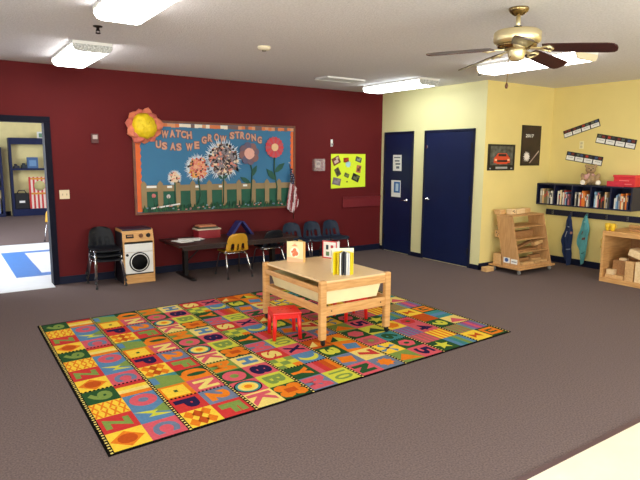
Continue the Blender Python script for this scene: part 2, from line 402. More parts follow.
# ------------------------------------------------------------------ red wall things
def wallbox(name, label, cat, x0, x1, z0, z1, d, m, bev=.004, group=None):
    return tag(G().box(x0, x1, -d, 0, z0, z1, bev=bev).build(name, m, loc=((x0 + x1) / 2, 0, (z0 + z1) / 2)), label, cat, group)
sw = thing('light_switch', 'cream double light switch on the red wall beside the doorway', 'switch', (-5.32, 0, 1.17))
G().box(-.06, .06, -.006, 0, -.058, .058, bev=.003).build('plate', mat('ivory', (226, 206, 170), .4), sw, world=False)
for x in (-.025, .025): G().box(x - .005, x + .005, -.018, -.005, -.012, .012, bev=.002).build('toggle', mat('ivory_dark', (180, 160, 128), .4), sw, world=False)
al = thing('fire_alarm', 'small grey strobe alarm on the red wall right of the doorway', 'alarm', (-4.916, 0, 1.89))
G().box(-.045, .045, -.03, 0, -.06, .06, bev=.006).build('body', flat((96, 60, 60)), al, world=False)
G().box(-.03, .03, -.045, -.03, -.01, .045, bev=.008).build('strobe', flat((190, 170, 165), .3), al, world=False)
tag(G().box(-.87, -.02, -.022, 0, .80, .975, bev=.004).box(-.87, -.02, -.035, 0, .965, .985, bev=.003).build('wall_panel', mat('red_panel', (116, 26, 34), .5, var=.05), loc=(-.45, 0, .88)),
    'red painted wooden panel low on the red wall below the neon poster', 'panel')
th = thing('thermostat', 'thermostat under a clear cover, left of the neon poster', 'thermostat', (-1.39, 0, 1.54))
G().box(-.045, .045, -.025, 0, -.045, .06, bev=.006).build('body', flat((176, 160, 150), .4), th, world=False)
G().box(-.025, .025, -.032, -.025, 0, .04).build('dial', flat((90, 80, 76), .4), th, world=False)
CLEAR = mat('clear_plastic', (235, 215, 215), .12, alpha=.22)
G().box(-.105, .105, -.07, -.066, -.10, .10).box(-.105, -.1, -.066, 0, -.1, .1).box(.1, .105, -.066, 0, -.1, .1).box(-.1, .1, -.066, 0, .095, .1).box(-.1, .1, -.066, 0, -.1, -.095).build('cover', CLEAR, th, world=False)
hk = thing('wall_hook', 'small white hook on the red wall above the neon poster', 'hook', (-1.109, 0, 1.905))
G().box(-.022, .022, -.01, 0, -.06, .06, bev=.004).build('plate', WHITEP, hk, world=False)
G().tube([(0, -.01, -.02), (0, -.04, -.035), (0, -.05, -.01)], .009).build('prong', mat('hook_grey', (170, 165, 165), .4), hk, world=False)

# neon poster with photos
p = thing('neon_poster', 'bright neon yellow poster with pinned photos on the red wall', 'poster', (-.745, 0, 1.43))
G().prism([(-1.115, 1.138), (-.372, 1.155), (-.378, 1.727), (-1.118, 1.722)], 'y', -.008, 0).build('sheet', mat('neon_paper', (226, 245, 50), .6, var=.02), p)
PH = [(-1.015, 1.609, .16, .13, 25, (120, 62, 50), (216, 190, 180)), (-.803, 1.622, .11, .075, 3, (150, 40, 30), (190, 70, 40)), (-.53, 1.631, .13, .085, -18, (70, 78, 70), (150, 160, 150)),
      (-.526, 1.466, .10, .13, -10, (200, 120, 90), (96, 60, 44)), (-.981, 1.418, .10, .14, 30, (104, 92, 70), (60, 60, 50)), (-.787, 1.359, .10, .07, -22, (84, 96, 60), (130, 140, 90)),
      (-.589, 1.315, .16, .12, -22, (34, 34, 34), (110, 120, 80)), (-1.0, 1.256, .17, .12, -12, (122, 112, 120), (150, 140, 150))]
for x, z, w, h, a, c, c2 in PH:
    g = G().box(-w / 2, w / 2, -.003, 0, -h / 2, h / 2, 0).box(-w * .3, w * .25, -.0045, -.003, -h * .3, h * .1, 1).box(w * .05, w * .4, -.0045, -.003, h * .12, h * .38, 1)
    g.bm.transform(Matrix.Translation((x, -.008, z)) @ Matrix.Rotation(R(-a), 4, 'Y')); g.build('photo', [flat(c, .3), flat(c2, .3)], p)
G().prism([(-.758 + .06 * math.cos(k * PI / 8) * (1 if k % 2 else .8), 1.55 + .06 * math.sin(k * PI / 8) * (1 if k % 2 else .8)) for k in range(16)], 'y', -.011, -.008).build('cloud_cutout', flat((170, 215, 225)), p)
G().box(-.79, -.765, -.011, -.008, 1.235, 1.26).build('sticker', flat((40, 60, 40)), p)

# ------------------------------------------------------------------ bulletin board
bx0, bx1, bz0, bz1 = -4.405, -1.875, .885, 2.127
B = thing('bulletin_board', 'large framed bulletin board with paper flowers growing behind a picket fence', 'bulletin board', (-3.14, 0, .885))
G().box(bx0, bx1, -.018, 0, bz0, bz1).build('backing', mat('sky_paper', (54, 116, 158), .7, var=.06, scale=3), B)
FRM = wood('board_frame', (128, 74, 48), (104, 58, 38), (4, 4, 4))
for n, a in (('frame_side', (bx0 - .03, bx0, bz0 - .03, bz1 + .03)), ('frame_side', (bx1, bx1 + .03, bz0 - .03, bz1 + .03)), ('frame_rail', (bx0, bx1, bz0 - .03, bz0)), ('frame_rail', (bx0, bx1, bz1, bz1 + .03))):
    G().box(a[0], a[1], -.032, 0, a[2], a[3], bev=.004).build(n, FRM, B)
for x0, x1 in ((bx0 + .005, bx0 + .07), (bx1 - .05, bx1 - .005)):
    n = 26; z0, z1 = bz0 + .01, bz1 - .06
    e = x1 if x0 < -3 else x0; o2 = x0 if x0 < -3 else x1; sg = 1 if x0 < -3 else -1
    g = G(); g.prism([(o2, z0), (o2, z1)] + [(e + sg * (.012 if k % 2 else -.004), z1 + (z0 - z1) * k / n) for k in range(n + 1)], 'y', -.023, -.018)
    g.build('scalloped_border', flat((226, 104, 48)), B)
g = G(); n = 44; cols = [flat((214, 150, 110)), flat((236, 224, 208)), flat((120, 92, 90)), flat((214, 120, 70))]
for k in range(n):
    x = bx0 + (bx1 - bx0) * k / n; w = (bx1 - bx0) / n
    g.box(x, x + w, -.023, -.018, bz1 - .05 - random.random() * .012, bz1 - .005, mi=random.randrange(4))
g.build('patterned_border', cols, B)
g = G().box(bx0 + .07, bx1 - .05, -.021, -.018, bz0 + .005, 1.2).build('green_paper', mat('grass_paper', (26, 88, 68), .7, var=.15, scale=5), B)
TAN = mat('picket_paper', (150, 128, 92), .7, var=.08, scale=6)
G().box(bx0 + .07, bx1 - .05, -.030, -.024, 1.175, 1.262).build('fence_rail', TAN, B)
for x in (-4.308, -4.076, -3.822, -3.596, -3.34, -3.099, -2.858, -2.609, -2.371, -2.152):
    G().prism([(x - .038, bz0 + .05), (x + .038, bz0 + .05), (x + .038, 1.285), (x, 1.325), (x - .038, 1.285)], 'y', -.034, -.030).build('picket', TAN, B)
g = G()
for k in range(150):
    x = bx0 + .08 + (bx1 - bx0 - .14) * k / 150; h = .05 + random.random() * .07
    g.prism([(x - .012, bz0 + .005), (x + .02, bz0 + .005), (x + random.uniform(-.02, .03), bz0 + h)], 'y', -.045 - random.random() * .012, -.036, mi=k % 2)
gf = g.build('grass_fringe', [flat((24, 70, 50)), flat((40, 96, 60))], B); gf['kind'] = 'stuff'
for k in range(34):
    x = random.uniform(bx0 + .1, bx1 - .1); z = bz0 + random.uniform(.02, .08)
    G().box(x - .012, x + .014, -.062, -.058, z - .008, z + .008).build('paper_scrap', [flat((200, 140, 130)), flat((120, 150, 170))][k % 2], B)
for x, z in ((-4.199, 1.24), (-3.942, 1.235), (-3.523, 1.23), (-3.153, 1.225), (-2.754, 1.23)):
    w = .07 if x < -4.1 else .035
    G().box(x - w, x + w, -.0335, -.030, z - .014, z + .016).build('name_card', PAPER, B)
g = G(); g.box(-4.22, -3.80, -.05, -.046, .955, .975, rot=(0, R(-7), 0)); g.build('paper_strip', PAPER, B)
LET = [('W', -3.983, 1.969), ('A', -3.875, 1.982), ('T', -3.79, 1.984), ('C', -3.712, 1.975), ('H', -3.627, 1.966), ('U', -4.078, 1.829), ('S', -3.993, 1.808), ('A', -3.873, 1.804), ('S', -3.785, 1.797), ('W', -3.63, 1.799), ('E', -3.516, 1.827), ('G', -3.403, 1.903), ('R', -3.306, 1.934), ('O', -3.207, 1.948), ('W', -3.102, 1.92), ('S', -2.955, 1.978), ('T', -2.869, 1.989), ('R', -2.782, 1.986), ('O', -2.693, 1.973), ('N', -2.594, 1.958), ('G', -2.491, 1.924)]
LC, LS = flat((206, 156, 134)), flat((110, 66, 62))
for c, x, z in LET:
    w = .102 if c == 'W' else .078; h = .106; tilt = random.uniform(-.12, .12)
    def F(a, b, y, k):
        X, Z = a * w * k, b * h * k
        return (x + X * math.cos(tilt) - Z * math.sin(tilt), y, z + X * math.sin(tilt) + Z * math.cos(tilt))
    g = G()
    g.text(c, lambda a, b: F(a, b, -.024, 1.12), (0, .006, 0), 1, bold=.10)
    g.text(c, lambda a, b: F(a, b, -.026, 1.0), (0, .002, 0), 0, bold=.05)
    g.build('letter', [LC, LS], B, recalc=False)
def disc(n, r, cx, cz, jit=0, ri=None, ph=0):
    return [(cx + (r if (ri is None or k % 2 == 0) else ri) * (1 + random.uniform(-jit, jit)) * math.cos(ph + 2 * PI * k / n), cz + (r if (ri is None or k % 2 == 0) else ri) * (1 + random.uniform(-jit, jit)) * math.sin(ph + 2 * PI * k / n)) for k in range(n)]
LEAF = mat('leaf_paper', (34, 86, 72), .7, var=.15, scale=8); STEM = mat('stem_paper', (44, 84, 66), .7)
FR = flat((205, 218, 232))
def stem(fl, pts):
    G().tube([(x, -.034, z) for x, z in pts], .011, 6).build('stem', STEM, fl)
def leaf(fl, x, z, L, a):
    pl = [(0, 0), (L * .25, L * .16), (L * .6, L * .19), (L, .0), (L * .6, -L * .17), (L * .25, -L * .13)]
    ca, sa = math.cos(R(a)), math.sin(R(a))
    G().prism([(x + p * ca - q * sa, z + p * sa + q * ca) for p, q in pl], 'y', -.036, -.030).build('leaf', LEAF, fl)
def fringe_flower(cx, cz, r, dots, cols, st, body):
    fl = G().prism(disc(110, r * 1.10, cx, cz, .10, r * .84), 'y', -.032, -.026).build('flower', FR, B)
    G().prism(disc(24, r * .70, cx, cz, .05), 'y', -.036, -.032).build('flower_head', body, fl)
    g = G()
    for k in range(int(dots * 1.7)):
        a = random.uniform(0, 2 * PI); q = r * .84 * math.sqrt(random.random())
        g.prism(disc(6, r * random.uniform(.03, .065) + .007, cx + q * math.cos(a), cz + q * math.sin(a), .2), 'y', -.042 - .0001 * (k % 30), -.036, mi=k % len(cols))
    g.build('petal_dots', cols, fl); stem(fl, st); return fl
DK = flat((38, 34, 40)); CR = flat((236, 214, 186)); PK = flat((224, 140, 120)); OR = flat((226, 168, 78)); RD = flat((190, 70, 62)); GY = flat((140, 130, 138)); BR = flat((112, 84, 76))
f1 = fringe_flower(-3.865, 1.365, .10, 26, [PK, CR, DK, CR], [(-3.865, 1.30), (-3.86, .96)], CR)
f2 = fringe_flower(-3.51, 1.50, .185, 60, [PK, OR, DK, PK, RD], [(-3.51, 1.34), (-3.48, 1.1), (-3.53, .96)], flat((232, 176, 140)))
f3 = fringe_flower(-3.11, 1.62, .275, 170, [DK, GY, BR, CR, PK, DK, GY], [(-3.11, 1.38), (-3.12, .96)], GY)
leaf(f3, -3.12, 1.33, .11, 40); leaf(f3, -3.12, 1.33, .11, 140)
fl = G().prism(disc(20, .085, -2.68, 1.715, .06), 'y', -.05, -.044).build('flower', flat((228, 172, 158)), B)
for k in range(8):
    a = 2 * PI * k / 8 + .2; cx, cz = -2.68 + .115 * math.cos(a), 1.715 + .115 * math.sin(a)
    G().prism(disc(12, .062, cx, cz, .05), 'y', -.04 - .001 * k, -.032).build('petal', [flat((112, 92, 108)), flat((136, 96, 96)), flat((96, 92, 120))][k % 3], fl)
stem(fl, [(-2.68, 1.66), (-2.63, 1.45), (-2.66, .96)]); leaf(fl, -2.64, 1.36, .2, 62); leaf(fl, -2.66, 1.26, .2, 150)
fl = G().prism(disc(16, .06, -2.235, 1.815, .04), 'y', -.055, -.046).build('flower', flat((236, 196, 150)), B)
for k in range(18):
    a = 2 * PI * k / 18; ca, sa = math.cos(a), math.sin(a)
    pl = [(.04, -.012), (.15, -.026), (.168, 0), (.15, .026), (.04, .012)]
    G().prism([(-2.235 + p * ca - q * sa, 1.815 + p * sa + q * ca) for p, q in pl], 'y', -.043 - .001 * (k % 2), -.036).build('petal', [flat((206, 62, 70)), flat((190, 84, 96))][k % 2], fl)
stem(fl, [(-2.235, 1.66), (-2.24, 1.45), (-2.19, 1.2), (-2.2, .98)]); leaf(fl, -2.23, 1.42, .24, 40); leaf(fl, -2.2, 1.3, .26, 135)
fl = G().prism(disc(10, .03, -4.17, 1.115, .1), 'y', -.028, -.024).build('flower', flat((196, 110, 110)), B); G().tube([(-4.17, -.026, 1.1), (-4.165, -.026, .96)], .006, 6).build('stem', STEM, fl)
fl = G().prism(disc(10, .03, -3.96, 1.10, .1), 'y', -.028, -.024).build('flower', flat((206, 196, 196)), B); G().tube([(-3.96, -.026, 1.1), (-3.95, -.026, .96)], .006, 6).build('stem', STEM, fl)

# paper sun on the corner of the board
S = thing('paper_sun', 'crumpled yellow paper sun with pink petals on the board corner', 'paper sun', (-4.275, -.035, 2.07))
nP = 11
for k in range(nP):
    a = 2 * PI * k / nP + .15; ca, sa = math.cos(a), math.sin(a); cw = .085 * random.uniform(.85, 1.15); LL = .25 * random.uniform(.94, 1.08)
    def F(u, v):
        w = cw * (math.sin(PI * min(1, .22 + v * .78)) ** .6) * (u * 2 - 1)
        r = .10 + (LL - .10) * v
        y = -.02 - .03 * math.sin(v * 3 + k) * (1 - .4 * (u * 2 - 1) ** 2) + .012 * math.sin(9 * u + 5 * v + k)
        return Vector((r * ca - w * sa, y, r * sa + w * ca))
    G().grid(F, 5, 6).build('petal', [flat((222, 128, 96)), flat((206, 108, 92))][k % 2], S, world=False, mods=[('SOLIDIFY', {'thickness': .004})])
g = G(); g.lathe([(0, .09), (.06, .086), (.11, .07), (.15, .04), (.172, .0), (.165, -.02), (0, -.02)], (0, -.03, 0), 28, M=Matrix.Rotation(PI / 2, 4, 'X'))
for v in g.bm.verts: v.co += Vector((random.uniform(-.008, .008), random.uniform(-.012, .012), random.uniform(-.008, .008)))
g.build('centre', mat('yellow_tissue', (240, 208, 26), .6, var=.12, scale=12, bump=.6, bscale=22), S, world=False)

# flag
Fg = thing('flag', 'small american flag hanging from a short stick by the board', 'flag', (-1.87, -.06, 1.43))
G().tube([(-1.955, -.005, 1.57), (-1.945, -.05, 1.47), (-1.93, -.10, 1.10), (-1.90, -.07, .67)], .006, 8).build('stick', mat('stick_wood', (70, 44, 32), .5), Fg)
G().ball((-1.955, -.012, 1.575), .012, u=8, v=6).build('finial', BRASS, Fg)
FO = [(30, 112, 128), (90, 104, 142), (155, 104, 150), (200, 95, 165), (260, 85, 180), (300, 80, 184), (340, 78, 180), (372, 78, 165), (395, 110, 152), (412, 140, 146)]
def fpx(u, v):
    y = 30 + 382 * v
    for (ya, la, ra), (yb_, lb_, rb_) in zip(FO, FO[1:]):
        if y <= yb_ + 1e-6: break
    k = (y - ya) / (yb_ - ya); l = la + (lb_ - la) * k; r = ra + (rb_ - ra) * k
    return l + (r - l) * u, y
def FF(u, v):       # limp cloth hanging from the stick
    X, y = fpx(u, v)
    return Vector((-2.178 + X * .0019, -.085 - .02 * math.sin((X + .2 * y) * .16), 1.54 - y * .00189))
def fmi(i, j):
    X, y = fpx((i + .5) / 30, (j + .5) / 44)
    if y < 150 + (X - 104) * .35: return 2
    return int((X + (y - 150) * .17 + 4) // 11) % 2
g = G().grid(FF, 30, 44, mif=fmi)
cloth = g.build('cloth', [flat((140, 36, 46)), flat((226, 206, 208)), flat((34, 38, 74))], Fg, mods=[('SOLIDIFY', {'thickness': .003})])
g = G()
for v in (.05, .10, .15, .20, .25, .30):
    for u in (.2, .5, .8):
        q = FF(u, v); g.prism(disc(10, .0055, q.x, q.z, 0, .0025, PI / 2), 'y', q.y - .006, q.y - .002)
g.build('stars', PAPER, cloth)

# ------------------------------------------------------------------ school chairs
PROF = [(-.19, .332, .150), (-.178, .350, .172), (-.12, .357, .184), (-.04, .35, .188), (.04, .345, .188), (.10, .35, .184), (.138, .375, .175), (.152, .405, .170), (.160, .44, .167), (.168, .475, .164), (.178, .52, .158), (.190, .565, .146), (.198, .595, .126), (.203, .613, .098), (.205, .622, .06)]
def make_chair(label, shell, capm, group):
    t = thing('school_chair', label, 'chair', (0, 0, 0), 0, group)
    n = len(PROF) - 1
    def F(u, v):
        y, z, w = PROF[round(v * n)]; s = 2 * u - 1; k = v * n
        back = max(0, min(1, (k - 5) / 3))
        return Vector((w * s, y - back * .035 * s * s, z + (1 - back) * .016 * s * s * (1 if k > .5 else .3)))
    G().grid(F, 15, n, skip=lambda i, j: j in (6, 7, 8) and i in (3, 4, 7, 10, 11)).build('shell', shell, t, world=False, mods=[('SOLIDIFY', {'thickness': .008}), ('SUBSURF', {'levels': 1, 'render_levels': 1})])
    for sx in (-1, 1):
        G().tube([(sx * .145, -.10, .33), (sx * .152, -.125, .322), (sx * .158, -.142, .30), (sx * .183, -.205, .02)], .011, 8).build('leg', CHROME, t, world=False)
        G().tube([(sx * .145, .06, .33), (sx * .152, .085, .322), (sx * .158, .105, .30), (sx * .183, .215, .02)], .011, 8).build('leg', CHROME, t, world=False)
        G().tube([(sx * .145, -.11, .331), (sx * .145, .07, .331)], .011, 8).build('seat_rail', CHROME, t, world=False)
        for yy in (-.206, .216): G().lathe([(0, 0), (.017, 0), (.017, .012), (.014, .03), (0, .03)], (sx * .184, yy, 0), 10).build('foot_cap', capm, t, world=False)
    G().tube([(-.145, -.06, .331), (.145, -.06, .331)], .009, 8).tube([(-.145, .05, .331), (.145, .05, .331)], .009, 8).build('cross_bar', CHROME, t, world=False)
    return t
GRP = 'small moulded school chairs'
FOOT = mat('foot_rubber', (40, 40, 42), .6)
c0 = make_chair('bottom chair of the blue-black stack beside the toy washer', BLACKCH, FOOT, GRP)
c0.location = (-4.93, -.345, 0); c0.rotation_euler = (0, 0, R(3))
for k, lb in ((1, 'middle chair of the blue-black stack beside the toy washer'), (2, 'topmost blue-black chair of the stack beside the toy washer')):
    dup(c0, (-4.93 - .003 * k, -.345 + .004 * k, .062 * k), R(3), lb)
yc = make_chair('mustard yellow school chair pushed up to the dark table', YELCH, FOOT, GRP)
yc.location = (-3.285, -.70, 0); yc.rotation_euler = (0, 0, PI)
dup(c0, (-2.665, -.62, 0), PI, 'blue-black school chair pushed up to the dark table')
dc = make_chair('dark blue school chair nearest the table end', DARKBL, FOOT, GRP)
dc.location = (-2.03, -.33, 0); dc.rotation_euler = (0, 0, R(-6))
dup(dc, (-1.635, -.33, 0), R(-4), 'dark blue school chair, middle of the three by the red wall')
dup(dc, (-1.25, -.33, 0), R(-3), 'dark blue school chair farthest from the table, below the neon poster')

# ------------------------------------------------------------------ toy washing machine
w = thing('toy_washer', 'wooden toy washing machine with a round black window', 'toy washer', (-4.537, -.48, 0))
wx0, wx1 = -4.74, -4.335
side = [(-.48, 0), (-.48, .555), (-.435, .70), (-.41, .715), (-.12, .715), (-.12, 0)]
for x in (wx0, wx1 - .018): G().prism(side, 'x', x, x + .018).build('side_panel', MAPLE, w)
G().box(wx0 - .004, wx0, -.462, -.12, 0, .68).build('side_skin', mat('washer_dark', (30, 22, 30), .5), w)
G().box(wx0 + .018, wx1 - .018, -.465, -.14, .02, .10).box(wx0 + .018, wx1 - .018, -.14, -.125, .02, .68).build('carcass', MAPLE, w)
G().box(wx0 + .018, wx1 - .018, -.47, -.455, 0, .12, bev=.002).build('kick_board', MAPLEX, w)
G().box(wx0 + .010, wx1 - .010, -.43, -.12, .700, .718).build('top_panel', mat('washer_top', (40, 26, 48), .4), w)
G().box(wx0 + .018, wx1 - .018, -.472, -.46, .135, .415).build('door', WHITEP, w)
G().box(wx0 + .018, wx1 - .018, -.472, -.46, .42, .53).build('drawer_front', WHITEP, w)
G().box(wx0 + .018, wx1 - .018, -.474, -.46, .12, .135).box(wx0 + .018, wx1 - .018, -.476, -.46, .53, .545).build('black_trim', BLACKP, w)
Mc = Matrix.Rotation(PI / 2, 4, 'X')
G().lathe([(0, 0), (.132, 0), (.132, .010), (.126, .012), (0, .012)], (-4.535, -.472, .283), 36, M=Mc).build('window_rim', BLACKP, w)
G().lathe([(.106, 0), (.116, 0), (.116, .004), (.106, .004)], (-4.535, -.484, .283), 36, M=Mc).build('window_ring', WHITEP, w)
G().lathe([(0, 0), (.100, 0), (.096, .004), (0, .004)], (-4.535, -.484, .283), 36, M=Mc).build('window', mat('washer_window', (6, 6, 8), .6, spec=.15), w)
G().lathe([(0, 0), (.018, 0), (.016, .014), (0, .016)], (-4.69, -.472, .385), 14, M=Mc).build('door_knob', BLACKP, w)
ang = math.atan2(.045, .145)
def panel_pt(g, x, s, off):      # place something on the sloping control panel
    g.bm.transform(Matrix.Translation((x, -.48 + .045 * s, .555 + .145 * s)) @ Matrix.Rotation(-ang, 4, 'X') @ Matrix.Translation((0, -off, 0))); return g
g = G().box(-.185, .185, -.004, .010, -.072, .072); panel_pt(g, -4.5375, .5, 0).build('control_panel', MAPLEX, w)
g = G().box(-.05, .05, -.004, .004, -.024, .024, bev=.003); panel_pt(g, -4.645, .5, .006).build('timer_display', BLACKP, w)
g = G().box(-.034, .034, -.002, .002, -.004, .01); panel_pt(g, -4.645, .5, .0115).build('timer_digits', flat((170, 130, 90)), w)
for x, m in ((-4.50, mat('knob_wood', (120, 76, 44), .5)), (-4.405, BLACKP)):
    g = G().lathe([(0, 0), (.028, 0), (.026, .02), (0, .022)], (0, 0, 0), 18, M=Mc).box(-.006, .006, -.034, -.02, -.026, .026); panel_pt(g, x, .5, .004).build('dial', m, w)

# ------------------------------------------------------------------ dark table by the red wall
t = thing('folding_table', 'low dark brown table along the red wall', 'table', (-3.2, -.44, 0))
G().box(-4.12, -2.29, -.84, -.05, .478, .503, bev=.004).build('tabletop', DARKW, t)
G().box(-4.06, -2.35, -.80, -.78, .43, .478).box(-4.06, -2.35, -.12, -.10, .43, .478).build('skirt', DARKW, t)
for x in (-3.90, -2.52):
    G().box(x - .025, x + .025, -.50, -.40, .03, .478).build('leg', DARKM, t)
    G().box(x - .03, x + .03, -.78, -.14, 0, .035, bev=.01).build('foot', DARKM, t)
    s = 1 if x < -3 else -1
    G().tube([(x, -.45, .2), (x + s * .12, -.45, .30), (x + s * .3, -.45, .47)], .010, 8).build('brace', DARKM, t)
for k, (x, y, a, sx, sy, z) in enumerate(((-3.92, -.42, 12, .20, .26, .503), (-3.80, -.36, -20, .30, .22, .509), (-3.74, -.40, 6, .24, .17, .516))):
    o = G().box(-sx / 2, sx / 2, -sy / 2, sy / 2, 0, .0055, rot=(0, 0, R(a))).build('paper_stack', PAPER); o.location = (x, y, z)
    tag(o, ['bottom left sheaf of white papers on the dark table', 'middle sheaf of white papers on the dark table', 'uppermost sheaf of white papers on the dark table'][k], 'papers', 'papers on the dark table')
rb = thing('book_bin', 'red bin holding books on the dark table', 'bin', (-3.47, -.25, .503))
g = G(); g.box(-3.64, -3.31, -.33, -.32, .503, .62).box(-3.64, -3.31, -.13, -.12, .503, .62).box(-3.64, -3.63, -.32, -.13, .503, .62).box(-3.32, -3.31, -.32, -.13, .503, .62).box(-3.63, -3.32, -.32, -.13, .503, .51)
g.build('bin', mat('red_bin', (140, 26, 38), .45, var=.05), rb)
for k, (x0, x1, z, a, c, nm) in enumerate(((-3.66, -3.30, .622, 1, (206, 190, 166), 'pale'), (-3.64, -3.34, .644, -3, (70, 72, 54), 'dark green'), (-3.62, -3.36, .664, 2, (204, 130, 92), 'orange'))):
    bk = G().box(x0, x1, -.34 + .02 * k, -.12, z, z + .018, bev=.003).build('picture_book', flat(c), loc=((x0 + x1) / 2, -.23, z))
    tag(bk, '%s picture book lying flat across the red bin' % nm, 'book', 'books across the red bin')
tt = thing('toy_roof', 'blue folded triangle standing like a roof on the dark table', 'toy', (-2.94, -.22, .503))
for s in (-1, 1):
    g = G().prism([(0, .205), (s * .035, .205), (s * .195, 0), (s * .155, 0)], 'y', -.08, .08); g.build('roof_side', mat('blue_foam', (40, 44, 110), .6, var=.08), tt, world=False)

# ------------------------------------------------------------------ rug
rgbs = {'Y': (246, 206, 66), 'O': (232, 128, 34), 'R': (204, 58, 56), 'K': (214, 92, 104), 'G': (44, 84, 48), 'L': (128, 152, 74), 'B': (92, 134, 172), 'S': (112, 126, 152), 'N': (42, 32, 72), 'T': (66, 138, 140), 'I': (208, 208, 70), 'P': (150, 84, 140), 'X': (18, 16, 16), 'E': (238, 214, 120), 'D': (196, 84, 30), 'M': (168, 98, 92)}
keys = list(rgbs); MI = {k: i for i, k in enumerate(keys)}
rugm = [mat('rug_' + k, tuple(int(.92 * v) for v in rgbs[k]), .95, var=.10, scale=70, spec=.05, bump=.2, bscale=200) for k in keys]
FL, FRR, BL, BRR = Vector((-5.978, -4.735)), Vector((-2.15, -4.522)), Vector((-5.956, -1.862)), Vector((-2.15, -1.705))
RC = Vector((-4.06, -3.2, 0))
NX, NY = 16, 12
bw = .012
def rp(s, t, z):
    a = FL.lerp(FRR, s); b = BL.lerp(BRR, s); q = a.lerp(b, t); return Vector((q.x, q.y, z))
def tilef(i, j):
    mx, my = .007, .007
    return lambda u, v, z: rp(mx + (1 - 2 * mx) * (i + u) / NX, my + (1 - 2 * my) * (j + v) / NY, z)
rg = G()
A = [rp(s, t, z) for z in (0, .006) for s, t in ((0, 0), (1, 0), (1, 1), (0, 1))]
V = [rg.bm.verts.new(p) for p in A]
for q in ((3, 2, 1, 0), (4, 5, 6, 7), (0, 1, 5, 4), (1, 2, 6, 5), (2, 3, 7, 6), (3, 0, 4, 7)): rg.bm.faces.new([V[k] for k in q]).material_index = MI['X']
Z1, DZ = .0063, .00025
def pg(T, pts, c, lv=1): rg.poly([T(u, v, Z1 + DZ * lv) for u, v in pts], MI[c])
def rect(u0, u1, v0, v1): return [(u0, v0), (u1, v0), (u1, v1), (u0, v1)]
def ell(cu, cv, ru, rv, n=20): return [(cu + ru * math.cos(2 * PI * k / n), cv + rv * math.sin(2 * PI * k / n)) for k in range(n)]
def let(T, ch, c, lv=2, wu=.7, wv=.66, bold=.05, cu=.5, cv=.5):      # letters lie turned a quarter clockwise
    rg.text(ch, lambda a, b: T(cu + b * wu, cv - a * wv, Z1 + DZ * lv), None, MI[c], bold)
def star(cu, cv, r, ri, n, c, T, lv=2, ph=.3): pg(T, [(cu + (r if k % 2 == 0 else ri) * math.cos(ph + PI * k / n), cv + (r if k % 2 == 0 else ri) * math.sin(ph + PI * k / n)) for k in range(2 * n)], c, lv)
def L_(bg, ch, c, **k): return lambda T: (pg(T, rect(0, 1, 0, 1), bg), let(T, ch, c, **k))
def bgd(c): return lambda T: pg(T, rect(0, 1, 0, 1), c)
def seq(*fs): return lambda T: [f(T) for f in fs]
def stripes(cs, horiz=True):
    def f(T):
        n = len(cs)
        for k, c in enumerate(cs): pg(T, rect(0, 1, 1 - (k + 1) / n, 1 - k / n) if horiz else rect(k / n, (k + 1) / n, 0, 1), c)
    return f
def lattice(T):
    pg(T, rect(0, 1, 0, 1), 'Y')
    for k in range(4):      # three crossing zigzags of orange across the tile
        for sg in (1, -1):
            for r_ in range(2):
                u0 = k * .25 + .02; v0, v1 = r_ * .5 + .02, r_ * .5 + .48
                if sg < 0: v0, v1 = v1, v0
                pg(T, [(u0, v0), (u0 + .06, v0), (u0 + .23, v1), (u0 + .17, v1)], 'O', 2 + (sg > 0))
def diamond(T):
    pg(T, rect(0, 1, 0, 1), 'Y'); pg(T, [(.06, .5), (.5, .06), (.94, .5), (.5, .94)], 'O', 2); pg(T, ell(.5, .5, .25, .26), 'D', 3)
def ring(bg, c, inn, ru=.40, rv=.42, k=.38): return lambda T: (pg(T, rect(0, 1, 0, 1), bg), pg(T, ell(.5, .5, ru, rv), c, 2), pg(T, ell(.5, .5, ru * k, rv * k), inn, 3))
def bolt(T):
    pg(T, [(0, .5), (0, 0), (1, 0), (1, .5)], 'B'); pg(T, [(0, .5), (1, .5), (1, 1), (0, 1)], 'B'); pg(T, [(.45, .6), (1, .35), (1, 1), (.95, 1)], 'L', 2)
    pg(T, [(0, .78), (.66, .62), (.52, .48), (1, .22), (.30, .30), (.46, .46)], 'I', 3)
def harl(T):
    pg(T, rect(0, 1, 0, 1), 'Y')
    for cu in (.25, .5, .75):
        for cv in ((.25, .75) if cu != .5 else (.0 + .28, .72)): pg(T, [(cu - .17, cv), (cu, cv - .26), (cu + .17, cv), (cu, cv + .26)], 'O' if cu != .5 else 'D', 2)
def tealg(T): pg(T, rect(0, 1, 0, 1), 'L'); pg(T, rect(0, .28, .3, .85), 'B', 2); pg(T, [(.3, 1), (1, 1), (1, .7)], 'T', 2)
def sq(T): pg(T, rect(0, 1, 0, 1), 'O'); pg(T, rect(.14, .86, .12, .88), 'Y', 2); pg(T, rect(.44, .56, .42, .58), 'G', 3)
def leafo(T): pg(T, rect(0, 1, 0, 1), 'O'); pg(T, rect(.0, 1, .55, 1), 'G', 2); pg(T, ell(.5, .55, .42, .34), 'O', 3); pg(T, ell(.55, .42, .34, .14), 'G', 4)
def target(T):
    pg(T, rect(0, 1, 0, 1), 'K')
    for k, (r, c) in enumerate(((.46, 'X'), (.41, 'T'), (.33, 'E'), (.22, 'Y'), (.13, 'O'))): pg(T, ell(.5, .5, r, r), c, 2 + k)
def orx(T): pg(T, rect(0, 1, 0, 1), 'G'); [pg(T, ell(cu, cv, .26, .24, 8), 'O', 2 + k) for k, (cu, cv) in enumerate(((.27, .3), (.73, .3), (.27, .72), (.73, .72)))]; pg(T, rect(.3, .7, .35, .65), 'D', 7)
